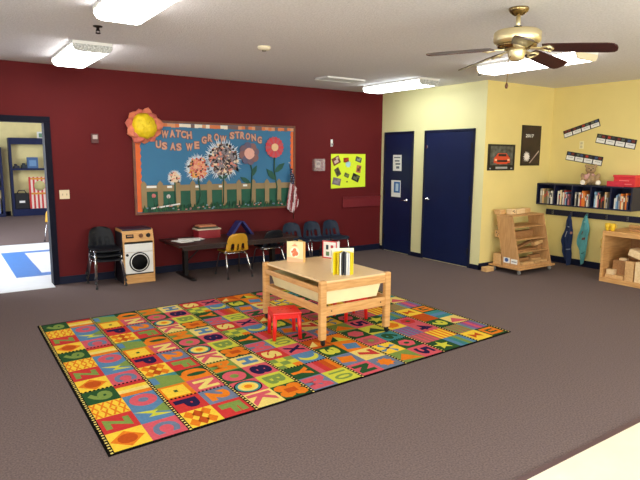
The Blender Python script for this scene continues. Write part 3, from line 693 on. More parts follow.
def checker(T):
    for a in range(3):
        for b in range(3): pg(T, rect(a / 3, (a + 1) / 3, b / 3, (b + 1) / 3), 'L' if (a + b) % 2 == 0 and (a, b) != (2, 0) else 'I' if (a, b) != (2, 0) else 'O')
def moon(T): pg(T, rect(0, 1, 0, 1), 'B'); pg(T, [(.12 + 0, .5)] + [(.5 + .42 * math.cos(a), .62 + .44 * math.sin(a)) for a in [PI + .15 + k * (PI - .1) / 10 for k in range(11)]] + [(.5 + .34 * math.cos(a), .72 + .30 * math.sin(a)) for a in [2 * PI - k * PI / 8 for k in range(9)]], 'I', 2)
def tri(bg, c, c2=None):
    def f(T):
        pg(T, rect(0, 1, 0, 1), bg); pg(T, [(.02, .25), (.98, .05), (.5, .75)], c, 2)
        if c2: pg(T, [(.02, .25), (.5, .75), (.4, .2)], c2, 3)
    return f
def hexa(bg, c, inn=None): return lambda T: (pg(T, rect(0, 1, 0, 1), bg), pg(T, ell(.5, .5, .38, .36, 6), c, 2), inn and pg(T, ell(.5, .5, .14, .12, 6), inn, 3))
def pin(T):
    pg(T, rect(0, 1, 0, 1), 'Y')
    for k in range(4):
        a = k * PI / 2 + .2; pg(T, [(.5, .5), (.5 + .5 * math.cos(a), .5 + .5 * math.sin(a)), (.5 + .42 * math.cos(a + .5), .5 + .42 * math.sin(a + .5))], 'B', 2)
    pg(T, rect(.42, .58, .42, .58), 'N', 3)
def starT(bg, c, n=5, r=.42, ri=.18): return lambda T: (pg(T, rect(0, 1, 0, 1), bg), star(.5, .5, r, ri, n, c, T))
def blob(bg, c): return lambda T: (pg(T, rect(0, 1, 0, 1), bg), star(.5, .5, .42, .28, 4, c, T, ph=.5))
def hour(T): pg(T, rect(0, 1, 0, 1), 'Y'); pg(T, [(.25, .25), (.25, .75), (.5, .55), (.75, .75), (.75, .25), (.5, .45)], 'D', 2)
def spiral(T): pg(T, rect(0, 1, 0, 1), 'G'); pg(T, rect(.1, .9, .12, .88), 'O', 2); pg(T, rect(.28, .74, .3, .7), 'G', 3); pg(T, rect(.4, .74, .42, .58), 'O', 4)
def vstr(a, b): return stripes([a, b] * 4, False)
bl = [  # each block: column a and column b, four tiles from back to front
    ([L_('G', '9', 'L'), lattice, L_('R', 'Z', 'L'), diamond], [stripes(['R', 'Y', 'E', 'O']), ring('B', 'K', 'S'), bolt, L_('K', 'C', 'S')]),
    ([L_('R', 'P', 'N', bold=.07), harl, tealg, sq], [L_('S', '2', 'O', bold=.07), L_('R', 'F', 'L', bold=.07), leafo, L_('K', 'N', 'E', bold=.05)]),
    ([L_('L', 'M', 'O', bold=.08, wu=.8, wv=.85), ring('G', 'K', 'L'), target, L_('E', 'K', 'K', bold=.04, wu=.8, wv=.8)], [L_('E', 'H', 'B', bold=.07, wu=.62), L_('K', '8', 'N', bold=.07, wu=.75, wv=.75), L_('I', 'B', 'L'), orx]),
    ([L_('G', 'Y', 'O', bold=.07), L_('S', 'M', 'K', bold=.1, wu=.8, wv=.85), L_('R', 'S', 'E', bold=.07), checker], [stripes(['K', 'R', 'D', 'O'], False), L_('I', '10', 'L', bold=.02), L_('K', 'X', 'N', bold=.05), moon]),
    ([tri('D', 'O', 'E'), L_('G', '3', 'I', bold=.07), blob('S', 'O'), L_('K', 'N', 'G', bold=.08)], [tri('O', 'I', 'G'), blob('O', 'B'), L_('E', '7', 'R', bold=.07), starT('S', 'O', 8, .36, .26)]),
    ([pin, tri('L', 'O'), hexa('G', 'K'), hexa('K', 'M', 'L')], [hexa('G', 'K', 'G'), L_('K', '5', 'N', bold=.04), tri('I', 'G'), L_('T', '6', 'G')]),
    ([hexa('Y', 'O'), vstr('P', 'S'), vstr('K', 'M'), starT('G', 'I')], [hexa('K', 'R', 'G'), L_('K', '4', 'N', bold=.03), vstr('Y', 'O'), stripes(['B', 'T', 'L', 'B'], False)]),
    ([vstr('M', 'L'), hour, bgd('D'), L_('G', '9', 'I', bold=.05)], [stripes(['S', 'P', 'K', 'P', 'S'], False), spiral, stripes(['T', 'B', 'T']), tri('E', 'K')])]
off = [0, 2, 0, 2, 0, 2, 0, 2]
for bi, (ca, cb) in enumerate(bl):
    for col, cc in ((0, ca), (1, cb)):
        for row in range(NY):       # row counted from the back
            cc[(row - off[bi]) % 4](tilef(bi * 2 + col, NY - 1 - row))
# black lines with yellow dots between blocks
for k in range(9):
    s = .007 + .986 * k / 8 - (.001 if k == 0 else -.001 if k == 8 else 0)
    w_ = .0036
    lvl = Z1 + DZ * 9
    rg.poly([rp(s - w_, 0, lvl), rp(s + w_, 0, lvl), rp(s + w_, 1, lvl), rp(s - w_, 1, lvl)], MI['X'])
    nd = 84
    for q in range(nd):
        t0 = (q + .2) / nd; t1 = (q + .65) / nd; sh = w_ * (.1 if q % 2 else -.1)
        rg.poly([rp(s - w_ * .55 + sh, t0, lvl + DZ), rp(s + w_ * .55 + sh, t0, lvl + DZ), rp(s + w_ * .55 + sh, t1, lvl + DZ), rp(s - w_ * .55 + sh, t1, lvl + DZ)], MI['E'])
for bi in range(8):
    rows = [4, 8] if off[bi] == 0 else [2, 6, 10]
    for r_ in rows:
        t = .007 + .986 * (1 - r_ / NY); s0 = .007 + .986 * bi / 8; s1 = .007 + .986 * (bi + 1) / 8
        for q in range(16):
            a = s0 + (s1 - s0) * (q + .2) / 16; b_ = s0 + (s1 - s0) * (q + .75) / 16; z = Z1 + DZ * 8
            rg.poly([rp(a, t - .0038, z), rp(b_, t - .0038, z), rp(b_, t + .0038, z), rp(a, t + .0038, z)], MI['X'])
rug = rg.build('alphabet_rug', rugm, loc=tuple(RC), recalc=False)
tag(rug, 'large bright patchwork alphabet rug on the brown carpet', 'rug')

# ------------------------------------------------------------------ play table on casters
T = thing('play_table', 'maple play table on casters with a cream bin under its lid', 'table', (-3.55, -3.33, .009))
tx0, tx1, ty0, ty1, tz = -3.978, -3.172, -3.912, -2.825, .598
lw = .065
for (x, y) in ((tx0, ty0), (tx1 - lw, ty0), (tx0, ty1 - lw), (tx1 - lw, ty1 - lw)):
    g = G().box(x, x + lw, y, y + lw * .8, .068, tz + .008, bev=.014)
    lg = g.build('leg', MAPLE, T)
    cx, cy = x + lw / 2, y + lw * .37
    G().lathe([(0, -.012), (.022, -.012), (.027, -.008), (.027, .008), (.022, .012), (0, .012)], (cx + .006, cy, .0395), 16, M=Matrix.Rotation(PI / 2, 4, 'Y')).box(cx - .012, cx + .018, cy - .016, cy + .016, .055, .069).build('caster', BLACKP, lg)
G().box(tx0 + .03, tx1 - .03, ty0 + .012, ty1 - .012, tz - .018, tz, bev=.004).build('lid', LAMIN, T)
for y in (ty0 + .01, ty1 - .035): G().box(tx0 + lw, tx1 - lw, y, y + .025, .505, .582, bev=.005).build('top_rail', MAPLEX, T)
for x in (tx0 + .01, tx1 - .035): G().box(x, x + .025, ty0 + .05, ty1 - .05, .492, .540, bev=.005).build('top_rail', MAPLEY, T)
for y in (ty0 + .01, ty1 - .035):
    g = G().box(tx0 + lw, tx1 - lw, y, y + .025, .282, .368, bev=.005)
    rl = g.build('stretcher', MAPLEX, T)
    g = G()
    for x in (tx0 + .12, tx1 - .12): g.lathe([(0, 0), (.007, 0), (.006, .004), (0, .004)], (x, y, .325), 10, M=MY)
    g.build('screw_cap', DARKM, rl)
for x in (tx0 + .01, tx1 - .035): G().box(x, x + .025, ty0 + .05, ty1 - .05, .305, .375, bev=.005).build('stretcher', MAPLEY, T)
# bin: tapered tub
g = G()
def tub(z, k): return [(tx0 + .06 + k, ty0 + .04 + k), (tx1 - .09 - k, ty0 + .04 + k), (tx1 - .09 - k, ty1 - .08 - k), (tx0 + .06 + k, ty1 - .08 - k)]
lo, hi, hi2, lo2 = tub(0, .03), tub(0, 0), tub(0, .008), tub(0, .038)
rings = [[g.bm.verts.new((x, y, z)) for x, y in P] for P, z in ((lo, .372), (hi, .520), (hi2, .520), (lo2, .382))]
for a, b_ in zip(rings, rings[1:]):
    for k in range(4): g.bm.faces.new((a[k], a[(k + 1) % 4], b_[(k + 1) % 4], b_[k]))
g.bm.faces.new(rings[0][::-1]); g.bm.faces.new(rings[3])
g.build('storage_tub', CREAM, T, mods=[('BEVEL', {'width': .01, 'segments': 2})])

# board books on the table
def page(bk, name, m, ox, oy, ang, w, h, th=.004, z=tz, inset=0):
    g = G().box(0, w, -th / 2, th / 2, inset, h - inset); g.bm.transform(Matrix.Translation((ox, oy, z)) @ Matrix.Rotation(ang, 4, 'Z')); return g.build(name, m, bk)
bkA = thing('board_book', 'cream and peach board book standing open on the left of the play table', 'book', (-3.62, -3.03, tz), 0, 'board books standing on the play table')
a0 = math.atan2(-2.90 + 3.03, -3.73 + 3.62)
cv = page(bkA, 'front_cover', mat('cream_cover', (244, 226, 178), .4, var=.04, scale=10), -3.605, -3.035, a0, .175, .212)
def onpage(parent, name, m, ox, oy, ang, poly, z=tz, off=-.0035):
    g = G().prism(poly, 'y', off if off < 0 else off, off + .0012); g.bm.transform(Matrix.Translation((ox, oy, z)) @ Matrix.Rotation(ang, 4, 'Z')); return g.build(name, m, parent)
onpage(cv, 'cover_band', flat((236, 190, 150)), -3.605, -3.035, a0, [(.0, 0), (.175, 0), (.175, .05), (0, .03)], off=.002)
onpage(cv, 'cover_ring', flat((252, 246, 226)), -3.605, -3.035, a0, disc(20, .052, .09, .10), off=.0028)
g = G()
for k, (x, z, r) in enumerate(((.09, .12, .022), (.075, .09, .024), (.10, .075, .02), (.115, .105, .014))): g.prism(disc(8, r, x, z, .2), 'y', .0042 + .0003 * k, .005 + .0003 * k)
g.bm.transform(Matrix.Translation((-3.605, -3.035, tz)) @ Matrix.Rotation(a0, 4, 'Z')); g.build('cover_figure', flat((226, 128, 88)), cv)
for k in range(3):
    g = G().box(.06 + .012 * k, .12 - .012 * k, .002, .004, .165 + .009 * k, .171 + .009 * k)
    g.bm.transform(Matrix.Translation((-3.605, -3.035, tz)) @ Matrix.Rotation(a0, 4, 'Z')); g.build('cover_line', flat((226, 128, 88)), cv)
for k in range(4): page(bkA, 'page', flat((238, 214, 150)), -3.60 + .003 * k, -3.034, R(118 - 8 * k), .168, .206, .003)
page(bkA, 'back_cover', flat((232, 196, 110)), -3.585, -3.034, R(80), .175, .212)
G().box(-3.607, -3.583, -3.043, -3.032, tz, tz + .212).build('spine', flat((228, 180, 110)), bkA)

bkB = thing('board_book', 'small red edged board book behind, near the far side of the play table', 'book', (-3.21, -3.08, tz), 0, 'board books standing on the play table')
aB = math.atan2(.165, -.07)
cvb = page(bkB, 'front_cover', PAPER, -3.213, -3.085, aB, .18, .19)
ed = flat((206, 60, 66))
for P in ([(0, 0), (.18, 0), (.18, .012), (0, .012)], [(0, .178), (.18, .178), (.18, .19), (0, .19)], [(0, .012), (.012, .012), (.012, .178), (0, .178)], [(.168, .012), (.18, .012), (.18, .178), (.168, .178)]):
    onpage(cvb, 'cover_border', ed, -3.213, -3.085, aB, P, off=.002)
for (x, z, w_, h_, c) in ((.12, .12, .03, .05, (40, 60, 70)), (.115, .05, .04, .045, (96, 130, 90)), (.06, .13, .03, .03, (190, 60, 70)), (.055, .06, .03, .06, (60, 90, 150))):
    onpage(cvb, 'cover_picture', flat(c), -3.213, -3.085, aB, [(x - w_ / 2, z - h_ / 2), (x + w_ / 2, z - h_ / 2), (x + w_ / 2, z + h_ / 2), (x - w_ / 2, z + h_ / 2)], off=.002)
cb2 = page(bkB, 'back_cover', PAPER, -3.208, -3.085, R(20), .04, .185)
cb2 = page(bkB, 'page', flat((240, 190, 195)), -3.208, -3.083, R(45), .10, .185)
onpage(cb2, 'page_picture', flat((200, 70, 80)), -3.208, -3.083, R(45), [(.02, .03), (.08, .03), (.08, .15), (.02, .15)], off=-.003)

bkC = thing('board_book', 'yellow board book with fanned black and white pages on the play table front', 'book', (-3.6, -3.72, tz), 0, 'board books standing on the play table')
YC = mat('yellow_cover', (242, 220, 22), .4, var=.04, scale=10)
sp = (-3.545, -3.655)
page(bkC, 'back_cover', mat('ivory_cover', (240, 238, 214), .4, var=.03), -3.66, -3.615, R(-27), .21, .232, .005)
fan = [(-3.700, -3.705, YC, 'front_cover'), (-3.672, -3.735, flat((220, 196, 40)), 'page'), (-3.655, -3.75, flat((236, 236, 226)), 'page'), (-3.640, -3.765, flat((36, 38, 44)), 'page'), (-3.622, -3.775, flat((60, 62, 66)), 'page'), (-3.602, -3.782, PAPER, 'page'), (-3.583, -3.788, flat((226, 228, 232)), 'page'), (-3.562, -3.79, YC, 'page'), (-3.538, -3.786, YC, 'page')]
for k, (x, y, m, n) in enumerate(fan):
    dx, dy = sp[0] - x, sp[1] - y
    a = math.atan2(dy, dx); L = math.hypot(dx, dy)
    pgm = page(bkC, n, m, x, y, a, L, .206 if n == 'page' else .21, .005 if m is YC else .004)
    g = G().box(0, .003, -.006, .006, 0, .206)
    g.bm.transform(Matrix.Translation((x - .002, y - .003, tz)) @ Matrix.Rotation(a, 4, 'Z'))
    g.build('page_edge', m, pgm)

# red stools
def stool(label, x, y, rz):
    t = thing('kids_stool', label, 'stool', (x, y, .012), rz, 'red plastic stools')
    g = G().box(-.135, .135, -.135, .135, .236, .256, bev=.008).box(-.128, .128, -.128, -.118, .20, .238).box(-.128, .128, .118, .128, .20, .238).box(-.128, -.118, -.118, .118, .20, .238).box(.118, .128, -.118, .118, .20, .238)
    g.build('seat', REDPL, t, world=False)
    for sx in (-1, 1):
        for sy in (-1, 1):
            x0, y0, x1, y1 = sx * .118, sy * .118, sx * .112, sy * .112
            G().tube([(x1, y1, .235), (sx * .122, sy * .122, 0)],   .022, 10, r2=.017).build('leg', REDPL, t, world=False)
    g = G()
    for k in range(4): g.ball((-.06 + .04 * k, 0, .256), (.012, .004, .002), u=8, v=4)
    g.build('grip_slot', flat((150, 20, 20)), t, world=False)
    return t
stool('red plastic stool beside the left side of the play table', -4.075, -3.45, R(-18))
stool('red plastic stool half hidden beneath the play table', -3.19, -3.30, R(-6))

# ------------------------------------------------------------------ yellow wall: posters and calendar
YW = -LD
def jp(x0, x1, z0, z1, d0, d1, mi=0): return (x0, x1, YW - d1, YW - d0, z0, z1, mi)
p = thing('car_poster', 'black framed poster of an orange car on the yellow wall', 'poster', (.38, YW, 1.69))
G().box(*jp(.07, .69, 1.49, 1.877, 0, .012)).build('sheet', flat((22, 22, 22), .35), p)
G().box(*jp(.12, .64, 1.57, 1.85, .012, .014)).build('picture', mat('poster_scene', (30, 34, 30), .35, rgb2=(110, 112, 104), scale=14), p)
g = G()
g.prism([(.20, 1.60), (.20, 1.67), (.24, 1.70), (.29, 1.745), (.48, 1.745), (.53, 1.70), (.57, 1.67), (.57, 1.60), (.52, 1.60), (.50, 1.585), (.27, 1.585), (.25, 1.60)], 'y', YW - .018, YW - .014)
car = g.build('car_picture', flat((216, 74, 40), .35), p)
G().box(*jp(.295, .475, 1.70, 1.735, .018, .020)).box(*jp(.27, .50, 1.615, 1.645, .018, .020)).build('windscreen', flat((40, 30, 30), .3), car)
G().box(*jp(.215, .26, 1.635, 1.66, .018, .021)).box(*jp(.51, .555, 1.635, 1.66, .018, .021)).build('headlamps', flat((250, 210, 170), .3), car)
G().box(*jp(.25, .52, 1.515, 1.545, .012, .014)).box(*jp(.11, .14, 1.51, 1.53, .012, .014)).box(*jp(.60, .64, 1.51, 1.53, .012, .014)).build('caption_bar', flat((170, 170, 165)), p)
p = thing('wall_calendar', 'tall dark calendar marked 2017 on the yellow wall', 'calendar', (1.08, YW, 1.87))
G().box(*jp(.84, 1.32, 1.56, 2.18, 0, .010)).build('sheet', flat((30, 20, 18), .35), p)
G().box(*jp(.86, 1.30, 1.60, 2.16, .010, .012)).build('picture', mat('calendar_scene', (62, 42, 36), .35, rgb2=(30, 20, 20), scale=5), p)
g = G()
g.text('2017', lambda a, b: Vector((1.03 + a * .2, YW - .0135, 2.02 + b * .05)), (0, .001, 0), 0, .02)
g.build('year', PAPER, p, recalc=False)
g = G(); g.prism(disc(32, .085, .98, 1.70, .12, .05), 'y', YW - .0135, YW - .012); g.build('starburst', flat((240, 232, 225)), p)
g = G(); g.prism([(1.05, 1.60), (1.07, 1.60), (1.29, 1.78), (1.28, 1.80)], 'y', YW - .0135, YW - .012); g.build('light_streak', flat((190, 170, 160)), p)

# strips of cards on the right wall
def strip(label, y0, z0, y1, z1, h):
    t = thing('card_strip', label, 'card strip', (WX, (y0 + y1) / 2, (z0 + z1) / 2), 0, 'black card strips on the yellow wall')
    L = math.hypot(y1 - y0, z1 - z0); a = math.atan2(z1 - z0, -(y1 - y0))
    # local frame: s along the strip (towards -y), q up
    M = Matrix.Rotation(-a, 4, 'X')     # turn in the wall plane
    def put(g, n, m):
        g.bm.transform(M); return g.build(n, m, t, world=False)
    put(G().box(-.006, 0, -L / 2, L / 2, -h / 2, h / 2), 'backing', flat((20, 20, 24), .5))
    n = 4; pal = [(60, 60, 70), (176, 60, 40), (60, 84, 130), (120, 50, 44), (90, 100, 90)]
    for k in range(n):
        yc = L / 2 - (k + .5) * L / n
        put(G().box(-.009, -.006, yc - L / n * .44, yc + L / n * .44, -h * .42, h * .06), 'card', PAPER)
        for q in range(2):
            yy = yc + (q - .5) * L / n * .4
            put(G().box(-.009, -.006, yy - L / n * .15, yy + L / n * .15, h * .16, h * .40), 'picture', flat(random.choice(pal)))
        put(G().box(-.0095, -.009, yc - L / n * .3, yc + L / n * .25, -h * .14, -h * .10), 'writing', flat((120, 120, 130)))
strip('black card strip tilted up to the right, topmost on the yellow wall', -2.535, 2.045, -3.105, 2.215, .115)
strip('black card strip nearest the right edge, sloping down', -3.075, 1.982, -3.665, 1.875, .138)
strip('black card strip sloping down just above the plush bear', -2.605, 1.722, -3.195, 1.632, .138)
o = thing('wall_plate', 'small pale plate between the card strips on the yellow wall', 'wall plate', (WX, -2.845, 1.883))
G().box(-.006, 0, -.035, .035, -.06, .06, bev=.003).build('plate', mat('plate_ivory', (236, 226, 176), .4), o, world=False)
for z in (-.026, .026): G().box(-.008, -.006, -.018, .018, z - .017, z + .017, bev=.004).build('socket', mat('socket_grey', (206, 196, 160), .4), o, world=False)

# ------------------------------------------------------------------ navy cubby shelf with books
cx0, cx1, cy0, cy1, cz0, cz1 = 1.31, WX, -3.825, -2.317, .945, 1.282
cb = thing('wall_cubby', 'long navy wall shelf with five compartments of books', 'shelf', (1.48, -3.06, cz0))
th_ = .02
G().box(cx0, cx1, cy0, cy1, cz1 - th_, cz1, bev=.002).build('top_board', NAVYD, cb)
G().box(cx0, cx1, cy0, cy1, cz0, cz0 + th_, bev=.002).build('bottom_board', NAVYD, cb)
G().box(cx1 - .01, cx1, cy0, cy1, cz0 + th_, cz1 - th_).build('back_panel', NAVYD, cb)
for y in (cy0, cy1 - th_): G().box(cx0, cx1 - .01, y, y + th_, cz0 + th_, cz1 - th_).build('side_panel', NAVYD, cb)
pitch = (cy1 - cy0 - th_) / 5
for k in range(1, 5):
    y = cy1 - th_ / 2 - k * pitch; G().box(cx0 + .004, cx1 - .01, y - th_ / 2, y + th_ / 2, cz0 + th_, cz1 - th_).build('divider', NAVYD, cb)
CN = {'white': (226, 222, 212), 'grey': (150, 146, 138), 'olive': (112, 102, 72), 'dark grey': (66, 64, 66), 'navy': (40, 48, 84), 'red': (186, 52, 46), 'blue': (70, 116, 164), 'light blue': (136, 176, 204), 'orange': (224, 122, 44), 'tan': (200, 162, 112), 'black': (26, 24, 26), 'brown': (110, 68, 46), 'cream': (234, 214, 170), 'pink': (206, 120, 126), 'green': (72, 112, 76)}
ROWS = [['grey', 'tan', 'olive', 'olive', 'grey', 'dark grey', 'white'], ['white', 'navy', 'cream', 'black', 'white', 'red', 'light blue', 'navy', 'pink'], ['grey', 'black', 'white', 'red', 'orange', 'orange', 'brown', 'white'],
        ['light blue', 'white', 'pink', 'black', 'brown', 'black', 'tan', 'grey'], ['white', 'light blue', 'blue', 'grey', 'orange', 'cream', 'brown', 'orange', 'navy']]
ORD = ['first', 'second', 'third', 'fourth', 'fifth', 'sixth', 'seventh', 'eighth', 'ninth', 'tenth']
for k, row in enumerate(ROWS):
    yl = cy1 - th_ - k * pitch - .004
    n = len(row); room = pitch - th_ - .05; y = yl - .035
    for i, c in enumerate(row):
        wd = room / n * random.uniform(.72, .98); h = random.uniform(.15, .235); dep = random.uniform(.15, .19); xf = cx0 + random.uniform(.012, .03)
        g = G()
        z0 = cz0 + th_
        g.box(xf, xf + dep, y - wd, y - wd + .003, z0, z0 + h).box(xf, xf + dep, y - .003, y, z0, z0 + h).box(xf, xf + .004, y - wd + .003, y - .003, z0, z0 + h)
        g.box(xf + .004, xf + dep - .005, y - wd + .003, y - .003, z0 + .003, z0 + h - .005, mi=1)
        g.box(xf - .0008, xf, y - wd * .8, y - wd * .2, z0 + h * .55, z0 + h * .85, mi=2)
        b_ = g.build('book', [flat(CN[c]), PAPER, flat(CN[random.choice(['white', 'tan', 'dark grey', 'red'])])], loc=(xf + dep / 2, y - wd / 2, z0))
        tag(b_, '%s book, %s from the left in the %s compartment of the wall shelf' % (c, ORD[i], ORD[k]), 'book', 'books in the navy wall shelf')
        y -= wd + .0015
# plush bear
PL = mat('beige_plush', (176, 148, 112), .95, var=.12, scale=40, bump=.5, bscale=160, spec=.1)
b = thing('plush_bear', 'beige plush bear sitting on the navy wall shelf', 'plush toy', (1.46, -3.11, cz1), R(-58)); b.scale = (1.12, 1.12, 1.08)
g = G()
g.ball((0, 0, .085), (.078, .07, .085)).ball((0, -.005, .215), (.066, .06, .058)).ball((0, -.05, .20), (.034, .03, .026))
for s in (-1, 1):
    g.ball((s * .055, .005, .265), (.026, .014, .026)); g.ball((s * .085, -.03, .11), (.03, .036, .062), rot=(R(-25), R(s * 22), 0)); g.ball((s * .07, -.085, .037), (.040, .075, .037), rot=(0, 0, R(s * 18)))
    g.ball((s * .092, -.06, .075), (.026, .026, .026))
g.build('body', PL, b, world=False, mods=[('REMESH', {'mode': 'VOXEL', 'voxel_size': .008}), ('SMOOTH', {'iterations': 4, 'factor': .5})])
for s in (-1, 1):
    G().ball((s * .024, -.057, .23), .008, u=10, v=8).build('eye', BLACKP, b, world=False)
    G().ball((s * .093, -.152, .040), (.034, .012, .034), rot=(0, 0, R(s * 18)), u=14, v=8).build('foot_pad', mat('white_plush', (240, 230, 214), .95, bump=.4, bscale=160), b, world=False)
G().ball((0, -.081, .208), (.012, .008, .009), u=10, v=8).build('nose', flat((70, 48, 40)), b, world=False)
G().ball((-.052, -.072, .115), (.032, .02, .04), rot=(0, 0, R(-20))).ball((-.03, -.078, .14), (.02, .014, .02)).ball((.03, -.076, .145), (.022, .014, .018)).build('bow', flat((196, 150, 140)), b, world=False)
rbx = thing('red_box', 'red cardboard box on the right end of the wall shelf', 'box', (1.47, -3.63, cz1))
G().box(1.40, 1.56, -3.80, -3.50, cz1, cz1 + .135, bev=.006).build('box', mat('red_card', (214, 42, 52), .45, var=.05), rbx)
G().box(1.39, 1.57, -3.805, -3.49, cz1 + .135, cz1 + .165, bev=.005).build('lid', mat('red_card_lid', (220, 54, 62), .45, var=.05), rbx)
g = G().box(1.396, 1.4, -3.76, -3.54, cz1 + .03, cz1 + .045).box(1.396, 1.4, -3.72, -3.58, cz1 + .08, cz1 + .095); g.build('printed_lines', flat((236, 120, 120)), rbx)
rb2 = tag(G().box(1.375, 1.388, -3.66, -3.415, cz1, cz1 + .075, bev=.003).box(1.388, 1.40, -3.66, -3.415, cz1, cz1 + .07).build('red_folder', mat('red_card2', (206, 40, 60), .4, var=.1, scale=20), loc=(1.385, -3.54, cz1)), 'low red packet leaning in front of the red box on the shelf', 'packet')

# coat rail with hooks
rl = thing('coat_rail', 'long navy coat rail with hooks under the wall shelf', 'coat rail', (WX, -3.2, .8))
G().box(WX - .028, WX, -4.6, -2.325, .765, .855, bev=.004).build('board', NAVYD, rl)
HK = mat('hook_metal', (120, 120, 128), .35, 1)
for y in (-2.46, -2.785, -3.055, -3.35, -3.66, -3.95):
    G().tube([(WX - .028, y, .83), (WX - .06, y, .82), (WX - .075, y, .835)], .005, 8).tube([(WX - .03, y, .80), (WX - .06, y, .785), (WX - .068, y, .805)], .005, 8).box(WX - .032, WX - .028, y - .009, y + .009, .78, .845).build('hook', HK, rl)
# aprons
def apron(label, m, yc, ztop, zbot, outl, seed, details):
    t = thing('apron', label, 'apron', (WX - .06, yc, ztop), 0, 'aprons hanging on the coat rail')
    nv = 26; nu = 16
    def F(u, v):
        k = v * (len(outl) - 1); i = min(int(k), len(outl) - 2); fr = k - i
        l = outl[i][0] + (outl[i + 1][0] - outl[i][0]) * fr; r = outl[i][1] + (outl[i + 1][1] - outl[i][1]) * fr
        z = ztop + (zbot - ztop) * v + .05 * math.sin(u * 5 + seed) * v ** 3
        x = WX - .085 - .03 * math.sin(u * 9 + seed + v * 2) * (.3 + .7 * v) * (1 if v > .1 else .5) - .02 * math.sin(u * PI) - .012 * math.sin(u * 21 + seed * 3 + v * 4) * min(1, v * 3)
        return Vector((x, l + (r - l) * u, z))
    c = G().grid(F, nu * 2, nv).build('cloth', m, t, mods=[('SOLIDIFY', {'thickness': .006}), ('SUBSURF', {'levels': 1, 'render_levels': 1})])
    G().tube([(WX - .085, yc + .02, ztop - .03), (WX - .07, yc + .012, ztop + .01), (WX - .062, yc, ztop + .03), (WX - .07, yc - .012, ztop + .01), (WX - .085, yc - .02, ztop - .03)], .004, 6).build('neck_strap', m, t)
    for (u, v, w_, h_, cc, nm) in details:
        g = G(); 
        def P(a, b_):
            q = F(min(1, max(0, u + a)), min(1, max(0, v + b_))); return Vector((q.x - .006, q.y, q.z))
        g.grid(lambda a, b_: P((a - .5) * w_, (b_ - .5) * h_), 5, 5); g.build(nm, flat(cc), c, mods=[('SOLIDIFY', {'thickness': .003})])
    return t
apron('navy blue apron hanging on the coat rail', mat('navy_cloth', (30, 46, 84), .9, var=.15, scale=14, bump=.2, bscale=200), -2.785, .80, .02,
      [(-2.765, -2.80), (-2.74, -2.825), (-2.735, -2.83), (-2.72, -2.85), (-2.68, -2.85), (-2.665, -2.845), (-2.70, -2.84), (-2.70, -2.86), (-2.73, -2.86), (-2.765, -2.85)], 1.0,
      [(.55, .24, .5, .02, (150, 160, 180), 'stitching'), (.35, .4, .16, .12, (206, 206, 206), 'pocket_tag'), (.9, .36, .14, .05, (170, 120, 110), 'patch'), (.8, .68, .3, .02, (120, 130, 150), 'stitching')])
apron('teal apron hanging on the coat rail beside the navy one', mat('teal_cloth', (100, 176, 178), .9, var=.12, scale=14, bump=.2, bscale=200), -3.055, .815, .10,
      [(-3.04, -3.07), (-3.01, -3.09), (-3.00, -3.115), (-2.985, -3.12), (-2.955, -3.10), (-2.935, -3.095), (-2.935, -3.095), (-2.97, -3.09), (-3.00, -3.09), (-3.04, -3.075)], 2.2,
      [(.5, .14, .4, .03, (150, 205, 200), 'stitching'), (.4, .38, .14, .07, (110, 96, 84), 'patch'), (.72, .5, .22, .05, (120, 84, 74), 'patch'), (.5, .8, .8, .02, (40, 110, 110), 'hem')])

# ------------------------------------------------------------------ block cart
ct = thing('block_cart', 'leaning wooden block rack on a wheeled base by the yellow wall', 'rack', (.58, -2.64, 0))
G().box(.15, 1.0, -2.925, -2.37, .072, .098, bev=.004).build('base_board', PLY, ct)
for x in (.21, .94):
    for y in (-2.87, -2.43):
        G().lathe([(0, -.011), (.026, -.011), (.03, -.006), (.03, .006), (.026, .011), (0, .011)], (x, y, .03), 16, M=Matrix.Rotation(PI / 2, 4, 'Y')).box(x - .016, x + .016, y - .014, y + .014, .045, .072).build('caster', mat('caster_grey', (140, 138, 134), .4), ct)
def yb(z): return -2.885 + .175 * (z - .1) / .74          # leaning front edge
sp_ = [(-2.885, .098), (-2.59, .098), (-2.43, .82), (-2.705, .842)]
pnl = None
for x in (.20, .945):
    pnl2 = G().prism(sp_, 'x', x, x + .02).build('side_panel', PLY, ct)
    if x < .5: pnl = pnl2
for z0, z1, c in ((.13, .215, None),):
    g = G().box(.1965, .2, -2.71, -2.60, .145, .225); g.build('picture_sign', PAPER, pnl)
    g = G().box(.1965, .2, -2.84, -2.73, .145, .215); g.build('picture_sign', PAPER, pnl)
    g = G().prism(disc(10, .03, -2.655, .19, .15), 'x', .1945, .1965); g.build('sign_picture', flat((60, 90, 150)), pnl)
    g = G().box(.1945, .1965, -2.83, -2.745, .17, .185); g.build('sign_picture', flat((150, 150, 160)), pnl)
for z in (.305, .485, .665):
    G().box(.22, .945, yb(z) + .005, yb(z) + .33, z, z + .016).build('shelf', PLY, ct)
G().box(.20, .965, -2.71, -2.42, .828, .846, bev=.003).build('top_board', PLY, ct)
G().box(.22, .945, -2.885, -2.87, .098, .135).build('front_lip', PLY, ct)
def blk(label, x0, x1, y0, y1, z0, z1, m=BLOCKW, rot=None, grp='wooden blocks', bev=.008, arch=False):
    c = ((x0 + x1) / 2, (y0 + y1) / 2, z0)
    g = G()
    if arch:
        w_ = x1 - x0; h = z1 - z0; r = w_ * .28
        pl = [(x0, z0), (x0, z1), (x1, z1), (x1, z0), ((x0 + x1) / 2 + r, z0)] + [((x0 + x1) / 2 + r * math.cos(a), z0 + min(h * .62, r) * math.sin(a)) for a in [PI * k / 10 for k in range(1, 10)]] + [((x0 + x1) / 2 - r, z0)]
        g.prism(pl, 'y', y0, y1)
    else: g.box(x0, x1, y0, y1, z0, z1, bev=bev, rot=rot)
    return tag(g.build('wooden_block', m, loc=c), label, 'block', grp)
